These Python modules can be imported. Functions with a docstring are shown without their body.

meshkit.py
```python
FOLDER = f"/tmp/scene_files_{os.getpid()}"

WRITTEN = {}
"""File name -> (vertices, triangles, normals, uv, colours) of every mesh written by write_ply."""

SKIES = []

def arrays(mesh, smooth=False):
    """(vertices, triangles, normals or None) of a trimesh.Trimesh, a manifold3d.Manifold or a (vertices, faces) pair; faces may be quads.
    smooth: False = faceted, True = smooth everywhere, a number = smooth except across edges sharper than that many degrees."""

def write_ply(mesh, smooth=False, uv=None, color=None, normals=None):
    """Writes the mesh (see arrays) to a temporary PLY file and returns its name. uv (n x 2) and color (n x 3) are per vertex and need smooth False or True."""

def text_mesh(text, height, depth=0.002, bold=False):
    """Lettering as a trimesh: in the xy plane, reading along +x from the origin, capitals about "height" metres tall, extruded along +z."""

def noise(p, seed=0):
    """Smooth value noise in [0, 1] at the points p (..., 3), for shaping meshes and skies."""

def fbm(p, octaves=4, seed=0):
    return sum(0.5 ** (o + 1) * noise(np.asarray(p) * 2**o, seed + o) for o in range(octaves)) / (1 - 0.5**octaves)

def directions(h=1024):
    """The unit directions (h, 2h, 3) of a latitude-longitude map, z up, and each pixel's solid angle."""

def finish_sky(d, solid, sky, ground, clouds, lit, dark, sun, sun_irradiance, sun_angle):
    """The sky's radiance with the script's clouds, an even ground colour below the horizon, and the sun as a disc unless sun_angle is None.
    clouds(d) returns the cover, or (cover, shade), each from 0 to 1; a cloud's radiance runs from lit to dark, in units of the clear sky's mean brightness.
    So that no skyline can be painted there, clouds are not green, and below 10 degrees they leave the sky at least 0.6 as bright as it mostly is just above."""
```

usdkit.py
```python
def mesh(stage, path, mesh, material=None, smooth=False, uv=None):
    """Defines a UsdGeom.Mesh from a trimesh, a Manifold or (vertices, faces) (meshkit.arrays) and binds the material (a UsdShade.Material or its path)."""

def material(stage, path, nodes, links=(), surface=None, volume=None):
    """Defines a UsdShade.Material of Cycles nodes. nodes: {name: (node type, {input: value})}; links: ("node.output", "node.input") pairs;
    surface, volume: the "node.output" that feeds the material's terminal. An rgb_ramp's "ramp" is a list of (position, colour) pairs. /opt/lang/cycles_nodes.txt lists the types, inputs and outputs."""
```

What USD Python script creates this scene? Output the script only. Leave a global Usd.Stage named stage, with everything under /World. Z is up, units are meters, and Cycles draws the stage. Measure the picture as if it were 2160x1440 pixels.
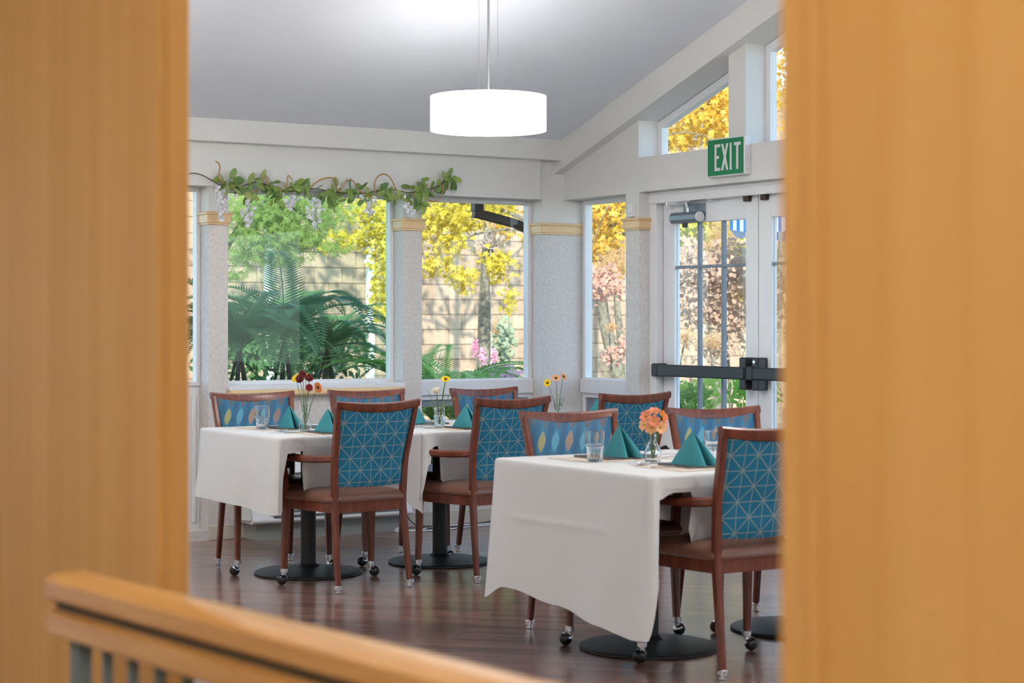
import math, random
import numpy as np, trimesh, usdkit
from shapely.geometry import Polygon, box as sbox
from shapely import affinity
from pxr import Gf, Sdf, Usd, UsdGeom, UsdLux, UsdShade, Vt

rng = np.random.default_rng(7)
stage = Usd.Stage.CreateInMemory()
UsdGeom.SetStageUpAxis(stage, "Z")
UsdGeom.SetStageMetersPerUnit(stage, 1.0)
UsdGeom.Xform.Define(stage, "/World")
UsdGeom.Scope.Define(stage, "/World/Looks")

# ------------------------------------------------------------------ camera, sky, sun, exposure
YAW = 32.35                                  # degrees from the back wall's normal towards the door wall
cam = UsdGeom.Camera.Define(stage, "/World/camera")
cam.CreateFocalLengthAttr(65.667)
cam.CreateHorizontalApertureAttr(36.0)
cam.CreateVerticalApertureAttr(24.0)
cam.CreateVerticalApertureOffsetAttr(-0.733)  # a small lens shift: the horizon lies above the middle
cam.CreateFStopAttr(4.0)
cam.CreateFocusDistanceAttr(10.6)
cam.CreateExposureAttr(0.32)
cam.AddTranslateOp().Set((0, 0, 1.30))
cam.AddRotateXYZOp().Set((90, 0, -YAW))

SUN = np.array([0.38, 0.78, -0.46]); SUN /= np.linalg.norm(SUN)   # the way the sunlight travels
SKY_STRENGTH, SUN_STRENGTH = 15.0, 1.4
LAMP = 14.5
sky = UsdLux.DomeLight.Define(stage, "/World/sky")
sky.CreateIntensityAttr(1.0)
skymat = usdkit.material(stage, "/World/Looks/sky", {
    "s": ("sky_texture", {"sky_type": "hosek_wilkie", "sun_direction": tuple(-SUN), "turbidity": 2.0}),
    "b": ("background_shader", {"strength": SKY_STRENGTH})}, [("s.color", "b.color")], surface="b.background")
UsdShade.MaterialBindingAPI.Apply(sky.GetPrim()).Bind(skymat)
sun = UsdLux.DistantLight.Define(stage, "/World/sun")
sun.CreateIntensityAttr(SUN_STRENGTH); sun.CreateAngleAttr(0.53); sun.CreateNormalizeAttr(True)
sun.CreateColorAttr((1.0, 0.95, 0.86))
sun.AddTransformOp().Set(Gf.Matrix4d().SetLookAt(Gf.Vec3d(0, 0, 0), Gf.Vec3d(*SUN), Gf.Vec3d(0, 0, 1)).GetInverse())

# ------------------------------------------------------------------ helpers: scene graph
_used = {}
def numbered(parent, name):
    n = _used.get((parent, name), 0); _used[(parent, name)] = n + 1
    return f"{parent}/{name}" + (f"_{n:03d}" if n else "")
def tag(p, label=None, cat=None, group=None, kind=None):
    p = p.GetPrim() if hasattr(p, "GetPrim") else p
    for k, v in (("label", label), ("category", cat), ("group", group), ("kind", kind)):
        if v: p.SetCustomDataByKey(k, v)
    return p
def obj(name, mesh, m, parent=None, smooth=35, uv=None, label=None, kind=None):
    par = str(parent.GetPath()) if parent is not None else "/World"
    if uv is not None: smooth = True
    o = usdkit.mesh(stage, numbered(par, name), mesh, m, smooth=smooth, uv=uv).GetPrim()
    if label or kind: tag(o, label, kind=kind)
    return o
def thing(name, label, cat, loc=(0, 0, 0), rot=0, group=None, kind=None):
    x = UsdGeom.Xform.Define(stage, numbered("/World", name))
    x.AddTranslateOp().Set(tuple(float(v) for v in loc)); x.AddRotateZOp().Set(float(rot))
    return tag(x, label, cat, group, kind)
def dup(root, loc, rot, label=None, group=None):
    was = root.GetCustomData(); name = root.GetName()
    r = thing(name, label or was["label"], was["category"], loc, rot, group or was.get("group"))
    r.GetReferences().AddInternalReference(root.GetPath()); r.SetInstanceable(True)
    return r
def struct(name, mesh, m, parent=None, smooth=False, label=None, uv=None):
    return obj(name, mesh, m, parent, smooth, uv=uv, label=label, kind=None if parent is not None else "structure")

# ------------------------------------------------------------------ helpers: shapes
def cat(*ms):
    ms = [m for x in ms for m in (x if isinstance(x, (list, tuple)) else [x])]
    return trimesh.util.concatenate(ms)
def bx(x0, x1, y0, y1, z0, z1, c=0.0):
    if c <= 0:
        b = trimesh.creation.box((x1 - x0, y1 - y0, z1 - z0)); b.apply_translation(((x0 + x1) / 2, (y0 + y1) / 2, (z0 + z1) / 2)); return b
    P = []
    for x, sx in ((x0, 1), (x1, -1)):
        for y, sy in ((y0, 1), (y1, -1)):
            for z, sz in ((z0, 1), (z1, -1)):
                P += [(x + sx * c, y + sy * c, z), (x + sx * c, y, z + sz * c), (x, y + sy * c, z + sz * c)]
    return trimesh.convex.convex_hull(np.array(P))
def move(m, x=0, y=0, z=0, rz=0, rx=0, ry=0):
    m = m.copy()
    for a, ax in ((rx, (1, 0, 0)), (ry, (0, 1, 0)), (rz, (0, 0, 1))):
        if a: m.apply_transform(trimesh.transformations.rotation_matrix(math.radians(a), ax))
    m.apply_translation((x, y, z)); return m
def prism(poly, z0, z1):
    m = trimesh.creation.extrude_polygon(poly, z1 - z0, engine="earcut"); m.apply_translation((0, 0, z0)); return m
def prism_xz(poly, y0, y1):                  # polygon drawn in (x, z), extruded along y
    m = trimesh.creation.extrude_polygon(poly, y1 - y0, engine="earcut")
    v = m.vertices.copy(); m.vertices = np.c_[v[:, 0], y1 - v[:, 2], v[:, 1]]; return m
def prism_yz(poly, x0, x1):                  # polygon drawn in (y, z), extruded along x
    m = trimesh.creation.extrude_polygon(poly, x1 - x0, engine="earcut")
    v = m.vertices.copy(); m.vertices = np.c_[x0 + v[:, 2], v[:, 0], v[:, 1]]; return m
def loft(rings, cap=True):
    rings = [np.asarray(r, float) for r in rings]; n = len(rings[0]); V = np.vstack(rings); F = []
    for i in range(len(rings) - 1):
        a, b = i * n, (i + 1) * n
        for j in range(n):
            k = (j + 1) % n; F += [(a + j, a + k, b + k), (a + j, b + k, b + j)]
    if cap:
        for r0, flip in ((0, True), ((len(rings) - 1) * n, False)):
            c = len(V); V = np.vstack([V, V[r0:r0 + n].mean(0)])
            for j in range(n):
                k = (j + 1) % n; F.append((c, r0 + k, r0 + j) if flip else (c, r0 + j, r0 + k))
    return trimesh.Trimesh(V, np.array(F), process=False)
def lathe(prof, n=24, sx=1.0):
    a = np.arange(n) * 2 * math.pi / n
    return loft([np.c_[r * np.cos(a) * sx, r * np.sin(a), np.full(n, z)] for r, z in prof])
def sweep(path, w, h=None, up=(0, 0, 1), c=0.3, n=None):
    """A rod along path: w across, h along up (lists for a taper); n gives a round section, else a rectangle with softened corners."""
    P = np.asarray(path, float); h = w if h is None else h
    W, H = np.broadcast_to(w, len(P)), np.broadcast_to(h, len(P))
    if n: a = np.arange(n) * 2 * math.pi / n; S = np.c_[np.cos(a), np.sin(a)] / 2
    else: S = np.array([(-.5 + c, -.5), (.5 - c, -.5), (.5, -.5 + c), (.5, .5 - c), (.5 - c, .5), (-.5 + c, .5), (-.5, .5 - c), (-.5, -.5 + c)])
    T = np.gradient(P, axis=0); T /= np.linalg.norm(T, axis=1, keepdims=True); rings = []
    u = np.array(up, float)
    for p, t, a, b in zip(P, T, W, H):
        s = np.cross(t, u)
        if np.linalg.norm(s) < 1e-6: s = np.cross(t, (1, 0, 0.01))
        s /= np.linalg.norm(s); v = np.cross(s, t)
        rings.append(p + S[:, :1] * a * s + S[:, 1:] * b * v)
    return loft(rings)
def rod(p, q, r, n=8): return sweep([p, q], 2 * r, n=n, up=(0.13, 0.4, 0.9))
def spline(pts, n=40):
    P = np.asarray(pts, float); t = np.r_[0, np.cumsum(np.linalg.norm(np.diff(P, axis=0), axis=1))]
    from scipy.interpolate import CubicSpline
    return CubicSpline(t, P)(np.linspace(0, t[-1], n))
def grid_mesh(P, thick=0.0, nrm=None):
    """P (a, b, 3) -> triangles."""
    a, b = P.shape[:2]; i = np.arange(a * b).reshape(a, b)
    f = np.c_[i[:-1, :-1].ravel(), i[1:, :-1].ravel(), i[1:, 1:].ravel(), i[:-1, 1:].ravel()]
    return trimesh.Trimesh(P.reshape(-1, 3), np.vstack([f[:, [0, 1, 2]], f[:, [0, 2, 3]]]), process=False)
def sphere(r, c=(0, 0, 0), sub=2, s=(1, 1, 1)):
    m = trimesh.creation.icosphere(sub, r); m.vertices *= np.array(s); m.apply_translation(c); return m

# ------------------------------------------------------------------ helpers: materials
class Net:
    def __init__(self): self.nodes, self.links = {}, []
    def n(self, kind, **kw):
        name = f"n{len(self.nodes)}"; vals = {}
        for k, v in kw.items():
            if isinstance(v, str) and "." in v and v.split(".")[0] in self.nodes: self.links.append((v, f"{name}.{k}"))
            else: vals[k] = v
        self.nodes[name] = (kind, vals); return name
    def m(self, op, a, b=0.0, c=None):
        kw = dict(math_type=op, value1=a, value2=b)
        if c is not None: kw["value3"] = c
        return self.n("math", **kw) + ".value"
    def mix(self, fac, a, b): return self.n("mix_color", fac=fac, a=a, b=b) + ".result"
    def done(self, name, surf): return usdkit.material(stage, "/World/Looks/" + name, self.nodes, self.links, surface=surf)
def srgb(r, g, b): return tuple(((v / 255) / 12.92 if v <= 10 else ((v / 255 + .055) / 1.055) ** 2.4) for v in (r, g, b))
def plain(name, col, rough=0.5, **kw):
    g = Net(); p = g.n("principled_bsdf", base_color=col, roughness=rough, **kw); return g.done(name, p + ".BSDF")
def position(g, scale=(1, 1, 1), rot=(0, 0, 0)):
    geo = g.n("geometry"); return g.n("mapping", vector=geo + ".position", scale=scale, rotation=rot) + ".vector"
def local(g, scale=(1, 1, 1), rot=(0, 0, 0)):
    tc = g.n("texture_coordinate"); return g.n("mapping", vector=tc + ".object", scale=scale, rotation=rot) + ".vector"
def wood(name, a, b, rough, scale, coord=local, coat=0.0, bump=0.0, spec=.5):
    g = Net(); v = coord(g, scale)
    n1 = g.n("noise_texture", vector=v, scale=1.0, detail=5.0, roughness=0.62, distortion=0.4)
    r = g.n("rgb_ramp", fac=n1 + ".fac", ramp=[(0.3, a), (0.5, tuple((x + y) / 2 for x, y in zip(a, b))), (0.68, b)])
    kw = dict(base_color=r + ".color", roughness=rough, coat_weight=coat, coat_roughness=0.15, specular_ior_level=spec)
    if bump: kw["normal"] = g.n("bump", height=n1 + ".fac", strength=bump, distance=0.002) + ".normal"
    p = g.n("principled_bsdf", **kw); return g.done(name, p + ".BSDF")
def speckled(name, a, b, rough, scale, bump=0.0, coord=position, detail=3.0):
    g = Net(); v = coord(g, (scale,) * 3); n1 = g.n("noise_texture", vector=v, scale=1.0, detail=detail, roughness=0.6)
    r = g.n("rgb_ramp", fac=n1 + ".fac", ramp=[(0.32, a), (0.68, b)]); kw = dict(base_color=r + ".color", roughness=rough)
    if bump: kw["normal"] = g.n("bump", height=n1 + ".fac", strength=bump, distance=0.002) + ".normal"
    p = g.n("principled_bsdf", **kw); return g.done(name, p + ".BSDF")

M = {}
M["wall"] = plain("wall_paint", (.74, .73, .705), .6)
M["ceiling"] = plain("ceiling_paint", (.76, .79, .85), .7)
M["paper"] = speckled("wallpaper", srgb(206, 199, 194), srgb(222, 217, 213), .6, 55, .12)
M["white"] = plain("white_frame", (.80, .80, .82), .35)
M["grey_frame"] = plain("grey_frame", (.20, .235, .29), .4)
M["gasket"] = plain("gasket", (.06, .065, .07), .6)
M["maple"] = wood("maple_trim", srgb(222, 184, 132), srgb(236, 205, 160), .4, (3, 3, 34), position)
M["sill_wood"] = wood("sill_wood", srgb(226, 190, 140), srgb(238, 208, 165), .4, (2, 30, 34), position)
M["oak"] = wood("oak_panel", srgb(206, 148, 76), srgb(216, 160, 90), .62, (14, 14, .5), position, spec=.12)
M["rail"] = wood("oak_rail", srgb(196, 136, 66), srgb(216, 160, 92), .34, (30, 1.4, 30), position, .08)
M["baluster"] = plain("baluster_paint", srgb(110, 116, 108), .5)
M["chair_wood"] = wood("chair_wood", srgb(88, 40, 26), srgb(128, 64, 42), .3, (42, 42, 5), local, .3)
M["vinyl"] = speckled("seat_vinyl", srgb(112, 76, 62), srgb(128, 90, 74), .27, 160, .08, local)
M["chrome"] = plain("chrome", (.8, .8, .82), .15, metallic=1.0)
M["steel"] = plain("cutlery_steel", (.82, .82, .84), .18, metallic=1.0)
M["nickel"] = plain("brushed_nickel", (.5, .49, .48), .32, metallic=1.0)
M["rubber"] = plain("caster_black", (.015, .015, .016), .2)
M["black"] = plain("table_base_black", (.02, .022, .022), .45)
M["black_bar"] = plain("push_bar_black", (.018, .02, .024), .38)
M["menu"] = plain("menu_cover", (.016, .018, .024), .4)
M["napkin"] = speckled("napkin_cloth", srgb(46, 128, 136), srgb(54, 138, 146), .8, 300, .15, local)
M["runner"] = plain("kraft_paper", srgb(206, 190, 172), .8)
M["cloth"] = speckled("table_linen", (.66, .65, .635), (.69, .68, .665), .75, 420, .06, position)
M["green_sign"] = plain("exit_green", srgb(14, 128, 80), .4)
M["letter"] = plain("exit_letter", srgb(222, 222, 220), .5)
M["closer"] = plain("closer_grey", srgb(128, 140, 150), .35, metallic=.5)
M["cable_white"] = plain("cable_white", (.75, .76, .78), .4)
M["heater"] = plain("heater_enamel", (.76, .77, .78), .4)
M["heater_dark"] = plain("heater_slot", (.10, .105, .11), .6)
M["plinth"] = plain("plinth_grey", srgb(150, 152, 146), .6)
M["base_paint"] = plain("baseboard_paint", srgb(206, 196, 184), .5)
M["dark_brown"] = plain("downspout_brown", srgb(62, 46, 40), .45)
M["white_pipe"] = plain("white_pipe", (.82, .84, .86), .45)
M["rope"] = speckled("vine_rope", srgb(170, 128, 72), srgb(196, 156, 98), .7, 90, 0, position)
M["twig"] = plain("twig", srgb(78, 66, 42), .7)
M["blossom"] = plain("wisteria_blossom", (.80, .80, .84), .7)
M["stem"] = plain("flower_stem", srgb(92, 120, 62), .6)
def petal(name, col, tr=.35):
    g = Net(); d = g.n("principled_bsdf", base_color=col, roughness=.6); t = g.n("translucent_bsdf", color=col)
    return g.done(name, g.n("mix_closure", fac=tr, closure1=d + ".BSDF", closure2=t + ".BSDF") + ".closure")
M["burgundy"] = petal("petal_burgundy", srgb(112, 22, 28), .2)
M["red"] = petal("petal_red", srgb(158, 30, 34), .2)
M["orange"] = petal("petal_orange", srgb(226, 128, 62))
M["yellow"] = petal("petal_yellow", srgb(250, 214, 30))
M["peach"] = petal("petal_peach", srgb(244, 186, 136))
M["coral"] = petal("petal_coral", srgb(240, 150, 112))
M["ivory"] = petal("petal_ivory", srgb(238, 230, 216), .2)
M["eye"] = plain("flower_eye", srgb(70, 62, 20), .8)
M["eye_green"] = plain("flower_eye_green", srgb(176, 186, 40), .8)

def leaf_mat(name, stops, tr=.4, rough=.45):
    g = Net(); geo = g.n("geometry"); oi = g.n("object_info"); r = g.n("rgb_ramp", fac=g.m("fraction", g.m("add", geo + ".random_per_island", g.m("multiply", oi + ".random", 7.31))), ramp=stops)
    d = g.n("principled_bsdf", base_color=r + ".color", roughness=rough); t = g.n("translucent_bsdf", color=r + ".color")
    return g.done(name, g.n("mix_closure", fac=tr, closure1=d + ".BSDF", closure2=t + ".BSDF") + ".closure")
M["garland_leaf"] = leaf_mat("garland_leaf", [(0, srgb(104, 140, 84)), (.5, srgb(164, 188, 96)), (.8, srgb(130, 162, 96)), (1, srgb(178, 192, 120))], .3)
M["maple_yellow"] = leaf_mat("maple_leaf_yellow", [(0, srgb(214, 208, 52)), (.25, srgb(238, 226, 78)), (.5, srgb(178, 196, 58)), (.7, srgb(236, 196, 78)), (.85, srgb(246, 236, 136)), (1, srgb(160, 160, 58))], .45)
M["maple_orange"] = leaf_mat("maple_leaf_orange", [(0, srgb(228, 188, 74)), (.3, srgb(226, 208, 86)), (.5, srgb(196, 146, 78)), (.75, srgb(188, 184, 74)), (.9, srgb(238, 212, 132)), (1, srgb(160, 118, 66))], .45)
M["maple_green"] = leaf_mat("maple_leaf_green", [(0, srgb(140, 164, 92)), (.4, srgb(178, 194, 110)), (.7, srgb(222, 222, 130)), (.85, srgb(128, 152, 98)), (1, srgb(204, 208, 150))], .5)
M["smoke_leaf"] = leaf_mat("smoke_bush_leaf", [(0, srgb(226, 170, 144)), (.35, srgb(234, 192, 166)), (.6, srgb(192, 130, 112)), (.8, srgb(228, 204, 174)), (1, srgb(152, 98, 88))], .42)
M["smoke_plume"] = leaf_mat("smoke_plume", [(0, srgb(232, 196, 146)), (.6, srgb(222, 180, 126)), (1, srgb(242, 216, 166))], .5)
M["sage_leaf"] = leaf_mat("sage_leaf", [(0, srgb(170, 186, 150)), (.5, srgb(226, 218, 196)), (1, srgb(140, 164, 120))])
M["bright_leaf"] = leaf_mat("bright_leaf", [(0, srgb(120, 184, 56)), (.5, srgb(170, 216, 80)), (.8, srgb(208, 226, 130)), (1, srgb(96, 146, 58))], .45)
M["dark_leaf"] = leaf_mat("dark_leaf", [(0, srgb(58, 92, 56)), (.6, srgb(84, 122, 70)), (1, srgb(52, 78, 54))], .3)
M["pink_flower"] = leaf_mat("pink_flower", [(0, srgb(236, 160, 186)), (.5, srgb(248, 206, 220)), (1, srgb(216, 120, 156))])
M["fern"] = leaf_mat("fern_leaf", [(0, srgb(124, 176, 76)), (1, srgb(164, 206, 100))], .4, .35)
M["fern_dark"] = leaf_mat("tree_fern_leaf", [(0, srgb(78, 122, 76)), (1, srgb(110, 152, 96))], .35, .32)
M["bark"] = speckled("bark", srgb(96, 92, 78), srgb(150, 146, 128), .9, 22, .4, position)
M["bark_dark"] = speckled("bark_dark", srgb(60, 54, 46), srgb(92, 84, 70), .9, 30, .4, position)
M["twig_white"] = plain("pale_twig", srgb(206, 196, 186), .8)
M["soil"] = speckled("garden_soil", srgb(120, 98, 76), srgb(176, 152, 124), .95, 6, .3, position, 6)
M["block"] = [speckled(f"block_{i}", srgb(*c), srgb(*(v + 14 for v in c)), .9, 26, .25, position) for i, c in enumerate([(166, 144, 120), (158, 136, 113), (174, 152, 128)])]
M["mortar"] = plain("block_mortar", srgb(104, 84, 66), .95)

def pane_mat(name, tint):
    g = Net(); geo = g.n("geometry"); f = g.m("multiply", g.n("fresnel", IOR=1.45) + ".fac", g.m("subtract", 1.0, geo + ".backfacing")); t = g.n("transparent_bsdf", color=tint); s = g.n("glossy_bsdf", color=(.9, .95, .95), roughness=0.0)
    return g.done(name, g.n("mix_closure", fac=f, closure1=t + ".BSDF", closure2=s + ".BSDF") + ".closure")
M["pane"] = pane_mat("window_glass", (.97, .98, .975))
M["pane_green"] = pane_mat("tinted_window_glass", (.86, .94, .90))
def glass(name, tint=(1, 1, 1), rough=0.0):
    g = Net(); p = g.n("principled_bsdf", base_color=tint, roughness=rough, transmission_weight=1.0, ior=1.45); return g.done(name, p + ".BSDF")
M["glass"] = glass("table_glass", (.97, .985, .985))

def shade_mat(name, k):
    g = Net(); e = g.n("emission", color=(1.0, .98, .95), strength=LAMP * k); return g.done(name, e + ".emission")
M["shade"], M["shade_dimmed"] = shade_mat("fill_lamp_glow", 1.4), shade_mat("lamp_shade_dimmed", .62)  # brighter glow for the added fill lamps, dimmer for the far-table lamp
M["shade_passage_fill"] = shade_mat("passage_fill_glow", .86)  # glow of the added fill lamps in the passage
def top_glow():
    g = Net(); e = g.n("emission", color=(1.0, .965, .91), strength=.9); return g.done("lamp_top_glow", e + ".emission")
M["top_glow"] = top_glow()

def floor_mat():                             # brown strip planks laid on the diagonal
    g = Net(); v = position(g, (1, 1, 1), (0, 0, math.radians(45)))
    b = g.n("brick_texture", vector=v, scale=1.0, brick_width=.95, row_height=.064, mortar_size=.0016, mortar_smooth=.2, bias=0.0, offset=.37,
            color1=(0, 0, 0), color2=(1, 1, 1), mortar=(.5, .5, .5))
    gr = g.n("noise_texture", vector=g.n("mapping", vector=v, scale=(2.5, 60, 1)) + ".vector", scale=1.0, detail=4.0)
    base = g.n("rgb_ramp", fac=g.m("multiply_add", gr + ".fac", .5, g.m("multiply", g.n("rgb_to_bw", color=b + ".color") + ".val", .5)),
               ramp=[(.2, srgb(98, 66, 56)), (.5, srgb(124, 88, 74)), (.85, srgb(148, 108, 90))])
    col = g.mix(b + ".fac", base + ".color", srgb(52, 34, 28))
    bm = g.n("bump", height=g.m("subtract", g.m("multiply", gr + ".fac", .3), b + ".fac"), strength=.12, distance=.002)
    rough = g.m("multiply_add", gr + ".fac", .14, .22)
    p = g.n("principled_bsdf", base_color=col, roughness=rough, normal=bm + ".normal", specular_ior_level=.7, coat_weight=.7, coat_roughness=.16, coat_normal=bm + ".normal"); return g.done("floor_planks", p + ".BSDF")
M["floor"] = floor_mat()

def uvxy(g):
    a = g.n("attribute", attribute="st"); s = g.n("separate_xyz", vector=a + ".vector"); return s + ".x", s + ".y"
def grid_fabric():                           # square net with diagonals through every other crossing
    g = Net(); x, y = uvxy(g); P = .058
    def tri(v, p): return g.m("pingpong", v, p / 2)        # 0 on the lines ... p/2 between
    def line(d, w): return g.m("less_than", d, w)
    a = line(tri(x, P), .0019); b = line(tri(y, P), .0019)
    s, d = g.m("add", x, y), g.m("subtract", x, y)
    c = line(tri(s, 2 * P), .0032); e = line(tri(d, 2 * P), .0032)
    f = g.m("maximum", g.m("maximum", a, b), g.m("maximum", c, e))
    tc = g.n("attribute", attribute="st"); nz = g.n("noise_texture", vector=tc + ".vector", scale=500.0, detail=2.0)
    blue = g.n("rgb_ramp", fac=nz + ".fac", ramp=[(.3, srgb(8, 98, 130)), (.7, srgb(24, 126, 158))])
    col = g.mix(f, blue + ".color", srgb(132, 152, 154))
    p = g.n("principled_bsdf", base_color=col, roughness=.75); return g.done("grid_fabric", p + ".BSDF")
def leaf_fabric():                           # blue ground with upright leaves, every other row shifted half a column
    g = Net(); x, y = uvxy(g); CW, CH = .070, .092
    yr = g.m("divide", g.m("subtract", y, .006), CH); row = g.m("floor", yr); fy = g.m("fraction", yr); odd = g.m("floored_modulo", row, 2.0)
    sx = g.m("divide", g.m("add", x, g.m("multiply", odd, CW / 2)), CW)
    col = g.m("floor", sx); fx = g.m("subtract", g.m("fraction", sx), .5)
    prof = g.m("sine", g.m("multiply", fy, math.pi))
    half = g.m("less_than", g.m("absolute", g.m("add", fx, g.m("multiply", g.m("subtract", fy, .5), .42))), g.m("multiply", prof, .27))
    cv = g.n("combine_xyz", x=col, y=row, z=3.3); wn = g.n("white_noise_texture", vector=cv + ".vector", dimensions="3D")
    lc = g.n("rgb_ramp", fac=wn + ".value", interpolate=False, ramp=[(0, srgb(128, 110, 106)), (.25, srgb(148, 122, 108)), (.5, srgb(80, 144, 166)), (.75, srgb(148, 144, 96))])
    lo = g.n("rgb_ramp", fac=wn + ".value", interpolate=False, ramp=[(0, srgb(84, 88, 98)), (.3, srgb(48, 112, 136)), (.6, srgb(70, 96, 108)), (.8, srgb(96, 104, 96))])
    wv = g.m("multiply_add", g.m("sine", g.m("add", g.m("multiply", x, 2 * math.pi / CW), g.m("multiply", y, 30.0))), .5, .5)
    blue = g.n("rgb_ramp", fac=wv, ramp=[(.2, srgb(26, 88, 122)), (.8, srgb(36, 110, 146))])
    c = g.mix(half, blue + ".color", g.mix(odd, lc + ".color", lo + ".color"))
    p = g.n("principled_bsdf", base_color=c, roughness=.5, sheen_weight=.15); return g.done("leaf_fabric", p + ".BSDF")
M["grid"], M["leaf_fab"] = grid_fabric(), leaf_fabric()
def stripe_mat():
    g = Net(); x, y = uvxy(g); s = g.m("less_than", g.m("fraction", g.m("multiply", x, 13.0)), .45)
    c = g.mix(s, srgb(236, 240, 244), srgb(60, 138, 206)); d = g.n("principled_bsdf", base_color=c, roughness=.7); t = g.n("translucent_bsdf", color=c)
    return g.done("umbrella_stripe", g.n("mix_closure", fac=.35, closure1=d + ".BSDF", closure2=t + ".BSDF") + ".closure")
M["stripe"] = stripe_mat()

# ------------------------------------------------------------------ the room
YB, XR = 10.29, 6.92                         # inner faces of the back wall and of the door wall
ZH, ZS = 2.095, 0.91                         # window heads and sills
RIDGE = 4.1
def zc(y): return 2.48 + .335 * (10.22 - (y if y >= RIDGE else 2 * RIDGE - y))
struct("floor", bx(-3.1, 7.12, -2.2, 10.46, -.10, 0), M["floor"])
prof = [(10.95, zc(10.95)), (RIDGE, zc(RIDGE)), (-2.4, zc(-2.4))]
struct("ceiling", prism_yz(Polygon(prof + [(y, z + .14) for y, z in prof[::-1]]), -3.2, 7.5), M["ceiling"])
# back wall: painted above the columns' trims, papered below; bays left open for the windows
X0, C1, W1, W1E, C2E, XC = 1.15, 4.394, 4.518, 5.706, 5.843, 6.751
full = sbox(X0, 0, XC, 2.55).difference(sbox(2.75, .06, C1, ZH)).difference(sbox(W1, ZS - .02, W1E, ZH)).difference(sbox(C2E, .30, XC, ZH))
wb = struct("wall_back", prism_xz(full.intersection(sbox(0, 1.90, 8, 3)), YB, 10.47), M["wall"])
struct("wallpaper", prism_xz(full.intersection(sbox(0, 0, 8, 1.90)), YB, 10.47), M["paper"], wb)
struct("header", bx(X0, 6.72, 10.262, YB, ZH, 2.50), M["wall"], wb)
struct("trim_1", bx(X0, 6.90, 10.20, 10.262, 2.352, 2.52, .004), M["wall"], label="white beam under the ceiling along the back wall")
# corner column
cc = struct("column_corner", bx(XC, 7.12, YB, 10.47, 1.90, 2.56), M["wall"], label="white and papered square column in the room's corner")
struct("wallpaper", bx(XC, 7.12, YB, 10.47, 0, 1.90), M["paper"], cc)
# door wall
YW0, YW1, YD0, YD1 = 9.582, YB, 7.44, 9.441
zb = lambda y: 2.266 + .335 * (10.30 - y)
outer = Polygon([(-2.2, 0), (YB, 0), (YB, zc(YB) + .05), (RIDGE, zc(RIDGE) + .05), (-2.2, zc(-2.2) + .05)])
t1 = Polygon([(8.556, 2.32), (9.446, 2.32), (9.446, zb(9.446)), (8.556, zb(8.556))])
t2 = Polygon([(7.36, 2.32), (8.40, 2.32), (8.40, zb(8.40)), (7.36, zb(7.36))])
right = outer.difference(sbox(YW0, .30, YW1, 2.10)).difference(sbox(YD0, -.1, YD1, 2.104)).difference(t1).difference(t2)
for y0, y1 in ((4.2, 6.6), (1.2, 3.6)): right = right.difference(sbox(y0, .9, y1, 2.10))
wr = struct("wall_right", prism_yz(right.difference(sbox(8.9, 0, 10.5, 1.90)), XR, 7.12), M["wall"])
struct("wallpaper", prism_yz(right.intersection(sbox(8.9, 0, 10.5, 1.90)), XR, 7.12), M["paper"], wr)
ys = [10.47, RIDGE]
struct("trim_2", prism_yz(Polygon([(y, zb(y)) for y in ys] + [(y, zc(y) + .02) for y in ys[::-1]]), 6.846, XR), M["wall"], label="white sloping beam under the ceiling along the door wall")
struct("wall_left", bx(-3.1, -3.0, -2.2, 10.47, 0, 4.5), M["wall"])
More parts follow.
